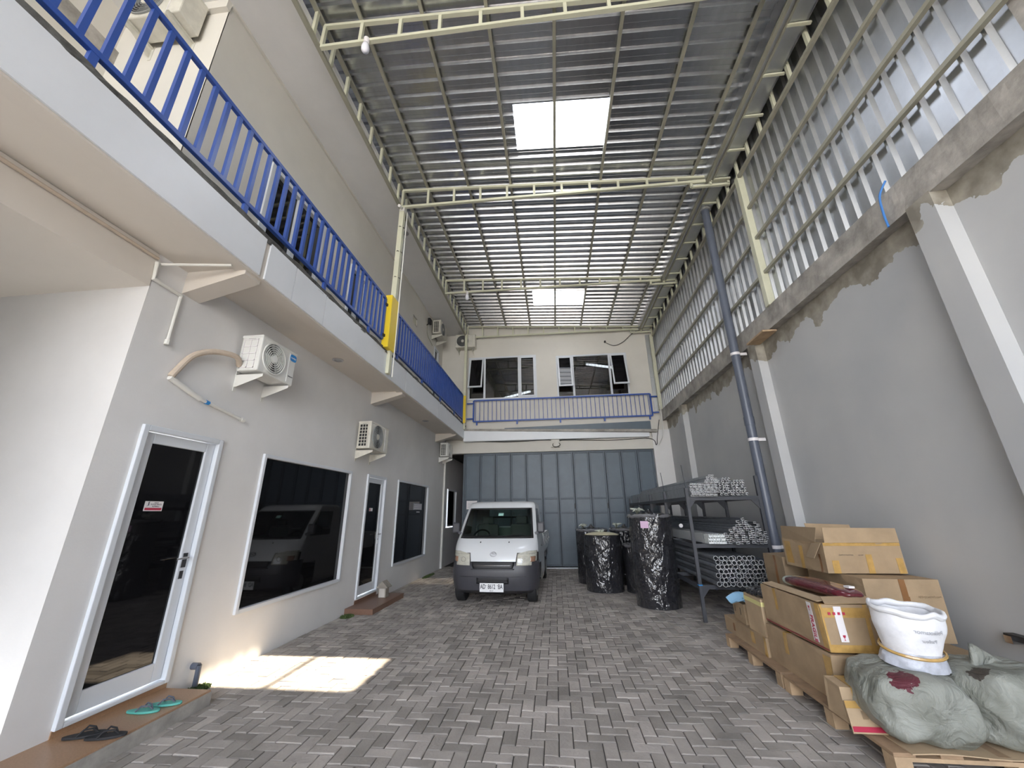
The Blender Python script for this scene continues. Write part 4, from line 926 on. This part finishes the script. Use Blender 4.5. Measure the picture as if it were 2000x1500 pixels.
# round tubes
def tubemesh(r, t, L):
    b = MB(); n = 20
    for (rad, y) in ((r, 0), (r, L), (r-t, L), (r-t, 0)):
        for j in range(n): a = 2*PI*j/n; b.v.append((rad*math.cos(a), y, rad*math.sin(a)))
    for k in range(4):
        for j in range(n): b.f.append((k*n+j, k*n+(j+1) % n, ((k+1) % 4)*n+(j+1) % n, ((k+1) % 4)*n+j))
    return b
sp = []
for r_ in range(7):
    for c in range(12 if r_ < 6 else 9): sp.append((2.40+(.034 if r_ % 2 else 0)+c*.069, 6.72+rr.uniform(-.05, .05), .547+r_*.060, rr.uniform(0, 3)))
pt = proto(tubemesh(.033, .0045, L_), 'round_tube', 'tube')
for f in pt.data.polygons: f.use_smooth = True
pt.data.set_sharp_from_angle(angle=R(40))
place(pt, sp, 'grey round tube in the big bundle on the lowest rack shelf', 'round tubes on the lowest shelf', 'tube')
# ================================================================ PALLETS
def pallet(x0, x1, y0, y1, label, h=.13):
    t = thing('wooden_pallet', label, 'pallet', ((x0+x1)/2, (y0+y1)/2, 0)); n = 6; wd = .13
    for k in range(n): x = x0+(x1-x0-wd)*k/(n-1); MB().box(x, x+wd, y0, y1, h-.022, h).build('deck_board', 'wood', t, bevel=.003)
    for yy in (y0, (y0+y1)/2-.05, y1-.1): MB().box(x0, x1, yy, yy+.1, h-.044, h-.022).build('cross_board', 'wood_pale', t)
    for xx in (x0, (x0+x1)/2-.05, x1-.1):
        for yy in (y0, (y0+y1)/2-.05, y1-.1): MB().box(xx, xx+.1, yy, yy+.1, 0, h-.044).build('block', 'wood_pale', t)
pallet(2.06, 3.55, 3.30, 4.56, 'wooden pallet nearest the camera under the woven bundles'); pallet(2.06, 3.40, 4.60, 5.86, 'wooden pallet farther back under the long cartons')
# ================================================================ CARTONS
def carton(name, label, x0, x1, y0, y1, z0, z1, mt='card', jit=.008, seed=1, cat='carton', bulge=.012, tapes=(), shear=(0, 0)):
    r_ = random.Random(seed); t = thing(name, label, cat, ((x0+x1)/2, (y0+y1)/2, z0)); c = []
    for z in (z0, z1):
        for (x, y) in ((x0, y0), (x1, y0), (x1, y1), (x0, y1)):
            q = jit if z == z1 else jit*.3; c.append(Vector((x+r_.uniform(-q, q)+(shear[0] if z == z1 else 0), y+r_.uniform(-q, q)+(shear[1] if z == z1 else 0), z+(r_.uniform(-q, q) if z == z1 else 0))))
    def P(u, v, w_):
        bt = (c[0]*(1-u)+c[1]*u)*(1-v)+(c[3]*(1-u)+c[2]*u)*v; tp = (c[4]*(1-u)+c[5]*u)*(1-v)+(c[7]*(1-u)+c[6]*u)*v; p = bt*(1-w_)+tp*w_
        e = noise.noise(p*4+Vector((seed, 0, 0)))*bulge
        return p+Vector((e*(1 if u > .5 else -1)*(0 < v < 1 and 0 < w_ < 1), e*(1 if v > .5 else -1)*(0 < u < 1 and 0 < w_ < 1), -abs(e)*(w_ == 1 and 0 < u < 1 and 0 < v < 1)))
    b = MB(); n = 8
    for fn in (lambda a, q: P(a, 0, q), lambda a, q: P(a, 1, q), lambda a, q: P(0, a, q), lambda a, q: P(1, a, q), lambda a, q: P(a, q, 0), lambda a, q: P(a, q, 1)): b.grid(n, n, fn)
    body = b.build('carton_body', mt, t); bm = bmesh.new(); bm.from_mesh(body.data); bmesh.ops.remove_doubles(bm, verts=bm.verts, dist=.0006); bmesh.ops.recalc_face_normals(bm, faces=bm.faces); bm.to_mesh(body.data); bm.free()
    def strip(nm, m_, face, a0, a1, q0, q1, off=.004):    # strip on face 'f' front(-y), 'l' left(-x), 't' top
        f = {'f': lambda a, q: P(a, 0, q)+Vector((0, -off, 0)), 'l': lambda a, q: P(0, a, q)+Vector((-off, 0, 0)), 't': lambda a, q: P(a, q, 1)+Vector((0, 0, off))}[face]
        return MB().grid(8, 8, lambda u, v: f(a0+(a1-a0)*u, q0+(q1-q0)*v)).build(nm, m_, t, solid=.001)
    for tp in tapes: strip(*tp)
    return t, P, strip
T = 'tape'
carton('carton', 'long low carton at the far end of the back pallet, under the small boxes', 2.15, 2.62, 4.99, 6.05, .13, .305, seed=2, mt='card', jit=.015, tapes=((T, T, 'l', .25, .32, .3, .95), (T, T, 'l', 0, .05, 0, 1), (T, 'tape_brown', 'l', .72, .76, .3, .8)))
carton('carton', 'long carton on the near pallet beneath the FRAGILE carton', 2.17, 2.66, 3.97, 4.97, .13, .475, seed=4, jit=.02, shear=(-.02, -.05), tapes=((T, T, 'l', .62, .68, .45, 1), (T, T, 't', 0, 1, .62, .68), (T, T, 'l', 0, .09, .5, .95), (T, T, 'f', .45, .62, .0, .6)))
t, P, strip = carton('carton', 'taped long carton with FRAGILE strips, holding maroon stock', 2.19, 2.69, 3.95, 4.95, .485, .84, seed=6, jit=.015, tapes=(
    (T, T, 'f', 0, 1, .72, .93), (T, T, 'f', 0, 1, 0, .16), (T, T, 'f', .66, .72, 0, 1), (T, T, 'f', 0, .03, 0, 1), (T, T, 'l', 0, .06, 0, 1), (T, T, 'l', .70, .75, .45, 1), (T, T, 't', 0, .35, .70, .75), (T, T, 't', 0, 1, 0, .06),
    ('fragile_strip', 'label_white', 'f', .20, .32, .22, .96, .007), ('fragile_strip', 'label_white', 'l', .10, .17, .12, .98, .007), ('red_line', 'red_dull', 'l', 0, 1, .02, .06), ('paper_label', 'label_white', 't', .05, .2, .72, .96)))
q = P(0, .135, .40); text('strip_text', 'FRAGILE', .056, 'red_ink', frame_mtx(q+Vector((-.009, 0, 0)), (0, 0, -1), (0, -1, 0)), t, offset=.001)
def glass_mark(o, xa, up, s_):
    o = Vector(o); xa = Vector(xa); up = Vector(up); b = MB(); nrm = xa.cross(up)
    pt_ = lambda x, y: o+xa*x*s_+up*y*s_
    b.prism([pt_(-.5, 1), pt_(.5, 1), pt_(.45, .4), pt_(.1, .05), pt_(.1, -.6), pt_(.4, -.8), pt_(-.4, -.8), pt_(-.1, -.6), pt_(-.1, .05), pt_(-.45, .4)], nrm*.001); return b
glass_mark(P(.26, 0, .30)+Vector((0, -.009, 0)), (1, 0, 0), (0, 0, 1), .022).build('glass_mark', 'red_ink', t); glass_mark(P(0, .135, .84)+Vector((-.009, 0, 0)), (0, -1, 0), (0, 0, 1), .02).build('glass_mark', 'red_ink', t)
for k in range(4): q = P(.10+.075*k, 0, .78); MB().box(q.x, q.x+.02, q.y-.009, q.y-.006, q.z, q.z+.02).build('care_mark', 'red_ink', t)
# open flaps, stock bags on it
b = MB().hexa([(2.20, 4.0, .845), (2.30, 4.0, .86), (2.30, 4.93, .86), (2.20, 4.93, .845), (2.20, 4.0, .849), (2.30, 4.0, .864), (2.30, 4.93, .864), (2.20, 4.93, .849)]); b.build('flap', 'card_light', t)
b = MB().hexa([(2.22, 3.93, .842), (2.66, 3.93, .85), (2.62, 4.04, .885), (2.26, 4.04, .875), (2.22, 3.93, .846), (2.66, 3.93, .854), (2.62, 4.04, .889), (2.26, 4.04, .879)]); b.build('flap', 'card', t)
def pillow(name, label, cat, c, h, mt, rz=0, ny=0, seed=1, tilt=0, extra=None, ex=.7, crease=0):
    t = thing(name, label, cat, (0, 0, 0))
    def fn(u, v):
        a = 2*PI*u; p = PI*v-PI/2; se = lambda x, e: (1 if x > 0 else -1)*abs(x)**e
        x = h[0]*se(math.cos(p), ex)*se(math.cos(a), .5); y = h[1]*se(math.cos(p), ex)*se(math.sin(a), .5); z = h[2]*se(math.sin(p), .8)
        q = Vector((x, y, z)); k = 1+.12*noise.noise(q*5+Vector((seed, 0, 0)))+.05*noise.noise(q*14+Vector((0, seed, 0)))+crease*abs(noise.noise(q*3.2+Vector((seed, 3, 0)))); return q*k
    MB().grid(72, 40, fn).build('bag_body', mt, t, smooth=True)
    if extra: extra(t)
    t.location = c; t.rotation_euler = (tilt, 0, rz); return t
pillow('stock_bag', 'maroon stock in clear film lying in the FRAGILE carton', 'bag', (2.50, 4.42, .895), (.12, .42, .055), 'maroon', rz=R(4), seed=2, extra=lambda t: MB().box(.0, .05, -.36, -.30, .045, .06).build('tag', 'label_white', t))
pillow('stock_bag', 'clear film end of stock at the far end of the FRAGILE carton', 'bag', (2.50, 4.83, .88), (.11, .10, .05), 'clear_film', seed=5)
# small cartons over the long low one
t, P, strip = carton('carton', 'small brown carton with a yellow tape band, holding black plastic', 2.18, 2.52, 5.02, 5.40, .305, .67, seed=8, mt='card_light', tapes=(('tape_band', 'tape_yellow', 'l', 0, 1, .80, .92), ('tape_band', 'tape_yellow', 'f', 0, 1, .80, .92)))
pillow('plastic_bag', 'crumpled black plastic bag on top of the yellow-taped carton', 'bag', (2.36, 5.22, .70), (.17, .19, .06), 'plastic_black', seed=7)
carton('carton', 'smallest brown carton with slots under the blue card', 2.19, 2.45, 5.50, 5.80, .305, .53, seed=9, mt='card', tapes=(('slot', 'black', 'l', .30, .34, .40, .75), ('slot', 'black', 'f', .4, .46, .5, .8), ('slot', 'black', 'l', .75, .79, .45, .75)))
t = thing('blue_card', 'folded light blue card lying on the smallest carton', 'card', (2.3, 5.6, .53)); MB().grid(10, 10, lambda u, v: (2.10+.34*u, 5.40+.36*v, .545+.045*math.sin(u*3.1)+.03*math.cos(v*5+u*3))).build('sheet', 'blue_card', t, solid=.004); MB().box(2.19, 2.34, 5.42, 5.50, .56, .60).build('folded_edge', 'blue_card', t)
def scribble(o, w_, h_, m_, par, sd):
    r_ = random.Random(sd); n_ = int(w_/.007); MB().tube([(o.x+w_*k/n_, o.y-.012, o.z+(h_/2 if k % 2 else -h_/2)*r_.uniform(.4, 1)) for k in range(n_+1)], .0014, 4).build('pen_mark', m_, par)
# big cartons against the wall
carton('carton', 'brown carton against the wall, lowest of the three near ones', 2.94, 3.50, 4.12, 5.40, .13, .42, seed=11, jit=.01, mt='card_dark', tapes=((T, T, 'f', .5, .6, 0, 1),))
t, P, strip = carton('carton', 'large plain carton with a brown tape strip, middle of the wall stack', 2.92, 3.58, 4.48, 5.36, .425, .955, seed=12, jit=.012, mt='card', tapes=((T, 'tape_brown', 'f', .47, .55, 0, 1), (T, 'tape_brown', 'f', .5, .56, .55, .72)))
scribble(P(.66, 0, .72), .2, .022, 'card_dark', t, 5)
t, P, strip = carton('carton', 'open taped carton with raised flaps, topmost of the wall stack', 2.80, 3.56, 4.76, 5.52, .965, 1.26, seed=13, jit=.012, mt='card', tapes=((T, T, 'f', 0, 1, .90, 1.0), (T, T, 'f', .08, .17, 0, .42), (T, T, 'f', .52, .60, 0, .62), (T, T, 'f', .90, .98, 0, .5), (T, T, 'l', .5, .58, .0, .8), (T, 'tape_brown', 'l', .1, .14, .0, .6)))
scribble(P(.18, 0, .60), .14, .016, 'dark_ink', t, 6); scribble(P(.42, 0, .60), .05, .016, 'dark_ink', t, 7)
def flap(pts, mt='card', nm='flap'):
    b = MB(); P4 = [Vector(p) for p in pts]; nr = (P4[1]-P4[0]).cross(P4[3]-P4[0]).normalized()*.005; b.hexa([P4[0], P4[1], P4[1]+nr, P4[0]+nr, P4[3], P4[2], P4[2]+nr, P4[3]+nr]); return b.build(nm, mt, t)
flap([(2.83, 4.76, 1.26), (3.56, 4.76, 1.26), (3.58, 4.79, 1.40), (2.86, 4.79, 1.41)]); flap([(2.80, 5.5, 1.26), (2.80, 4.86, 1.26), (2.83, 4.84, 1.41), (2.81, 5.5, 1.41)], 'card_dark')
flap([(2.79, 4.92, 1.25), (2.79, 4.76, 1.26), (2.68, 4.74, 1.11), (2.69, 4.90, 1.11)], 'card_dark'); flap([(3.0, 5.3, 1.26), (3.5, 5.3, 1.26), (3.5, 5.34, 1.42), (3.0, 5.34, 1.44)])
strip(T, T, 'l', .78, .95, .1, .9)
carton('carton', 'brown carton at the far left of the wall stack beside the rain pipe', 2.78, 3.24, 5.58, 6.06, .13, 1.05, seed=15, jit=.015, mt='card_dark', tapes=((T, 'tape_brown', 'l', .35, .45, .5, 1),))
# small carton pieces in front of the long carton
carton('carton', 'small crushed carton in front of the long carton, taped across', 2.04, 2.29, 3.66, 3.88, .13, .345, seed=17, jit=.012, mt='card_light', tapes=((T, T, 'f', .3, .7, .45, 1), (T, T, 't', .3, .7, 0, 1)))
t = thing('carton_sheet', 'flat carton piece with a red band leaning at the pallet edge', 'cardboard', (2.1, 3.55, .13))
c4 = [Vector(p) for p in ((1.965, 3.50, .135), (2.185, 3.50, .135), (2.24, 3.645, .27), (2.03, 3.645, .27))]; nr = Vector((0, -.006, .005))
MB().hexa([c4[0], c4[1], c4[1]+nr, c4[0]+nr, c4[3], c4[2], c4[2]+nr, c4[3]+nr]).build('sheet', 'card_light', t)
lp = lambda u, v: (c4[0]*(1-u)+c4[1]*u)*(1-v)+(c4[3]*(1-u)+c4[2]*u)*v+nr*1.25
MB().quad(lp(.02, .04), lp(.98, .04), lp(.98, .20), lp(.02, .20)).build('red_band', 'red_ink', t, solid=.001); MB().quad(lp(.0, .75), lp(1, .75), lp(1, .98), lp(0, .98)).build('tape', 'tape', t, solid=.001); MB().quad(lp(.42, .42), lp(.6, .42), lp(.6, .68), lp(.42, .68)).build('printed_mark', 'card_dark', t, solid=.001)
# ================================================================ WOVEN BUNDLES, WHITE SACK
bundle_mat('bundle_a', [((-.10, -.20, .15), .10, (.10, .015, .025))]); bundle_mat('bundle_b', [((-.22, -.15, .20), .07, (.06, .05, .04))])
def ear(p, q, r_): return lambda t: [MB().prism([p, q, r_], (.01, .03, .0)).build('corner_ear', t['ear_mat'] if 'ear_mat' in t else 'bundle_b', t)]
a = pillow('woven_bundle', 'grey-green woven bundle with a torn hole showing maroon, under the white sack', 'bundle', (2.40, 3.56, .325), (.29, .29, .19), 'bundle_a', rz=R(-4), seed=11, ex=.5, crease=.28)
b_ = pillow('woven_bundle', 'grey-green woven bundle at the right edge of the photo with a pointed corner', 'bundle', (2.99, 3.55, .345), (.31, .29, .205), 'bundle_b', rz=R(4), seed=23, ex=.5, crease=.28)
MB().grid(10, 10, lambda u, v: (2.99-.16+.50*u*(1-v*.15)+.06*v*(1-u), 3.54+.05*u+.06*(1-v)*(math.sin(u*3)), .345+.10+.20*v*(1-u)+.04*v)).build('corner_ear', 'bundle_b', b_, smooth=True, solid=.03)
tag(MB().grid(12, 6, lambda u, v: (2.16+1.35*u, 3.28+.25*v, .136+.008*math.sin(u*11))).build('cardboard_sheet', 'card_light', solid=.006), 'flat tan cardboard laid on the front edge of the near pallet', 'cardboard')
t = thing('woven_sack', 'open white woven sack with rolled rim standing on the torn bundle', 'sack', (0, 0, 0))
def fs(u, v):
    a_ = 2*PI*u; rr_ = (.19+.06*min(1, v*1.6))*(1+.05*noise.noise(Vector((math.cos(a_)*1.6, math.sin(a_)*1.6, v*2)))+.03*noise.noise(Vector((math.cos(a_)*5, math.sin(a_)*5, v*5)))); z = .02+v*.33
    return (rr_*math.cos(a_)*1.06, rr_*math.sin(a_)*.9, z+.012*noise.noise(Vector((math.cos(a_)*2, math.sin(a_)*2, 7)))*v*2)
MB().grid(64, 18, fs).build('sack_body', 'woven_white', t, smooth=True, solid=.004)
def fr_(u, v):
    a_ = 2*PI*u; p = 2*PI*v; q = Vector(fs(u, 1)); n_ = Vector((math.cos(a_), math.sin(a_), 0)); rr_ = .020*(1+.4*noise.noise(q*9)); return q+n_*rr_*math.cos(p)+Vector((0, 0, rr_*1.3*math.sin(p)))
MB().grid(64, 8, fr_).build('rolled_rim', 'woven_white', t, smooth=True)
def fb(u, v):
    a_ = 2*PI*u; rr_ = (.235-.035*v)*(1+.06*noise.noise(Vector((math.cos(a_)*4, math.sin(a_)*4, v*3)))); return (rr_*math.cos(a_)*1.06, rr_*math.sin(a_)*.9, -.07+v*.12)
MB().grid(64, 8, fb).build('sack_base', 'woven_dirty', t, smooth=True); MB().tube([(0, 0, -.05), (0, 0, .05)], .19, 32).build('sack_filling', 'woven_dirty', t)
P_ = [(.232*math.cos(2*PI*k/32), .20*math.sin(2*PI*k/32), .045+.02*math.sin(2*PI*k/32+.5)) for k in range(33)]; MB().tube(P_, .012, 6).build('tape_band', 'tape', t)
for z, s_, wd in ((.235, .045, 'Polikotamor'), (.165, .04, 'Panfeur')):
    o = text('faint_print', wd, s_, 'faint_ink', frame_mtx((0, -.26, z), (-1, 0, 0), (0, 0, 1)), t, depth=.0005)
    bm = bmesh.new(); bm.from_mesh(o.data); bmesh.ops.subdivide_edges(bm, edges=[e for e in bm.edges if e.calc_length() > .01], cuts=2)
    for v in bm.verts:
        best = Vector(fs((math.atan2(-1, v.co.x/.25) / (2*PI)) % 1, min(1, max(0, (v.co.z-.02)/.33)))); v.co.y = best.y-.005
    bm.to_mesh(o.data); bm.free()
t.location = (2.555, 3.60, .585); t.rotation_euler = (R(5), R(3), 0); t.scale = (.8, .8, .86)
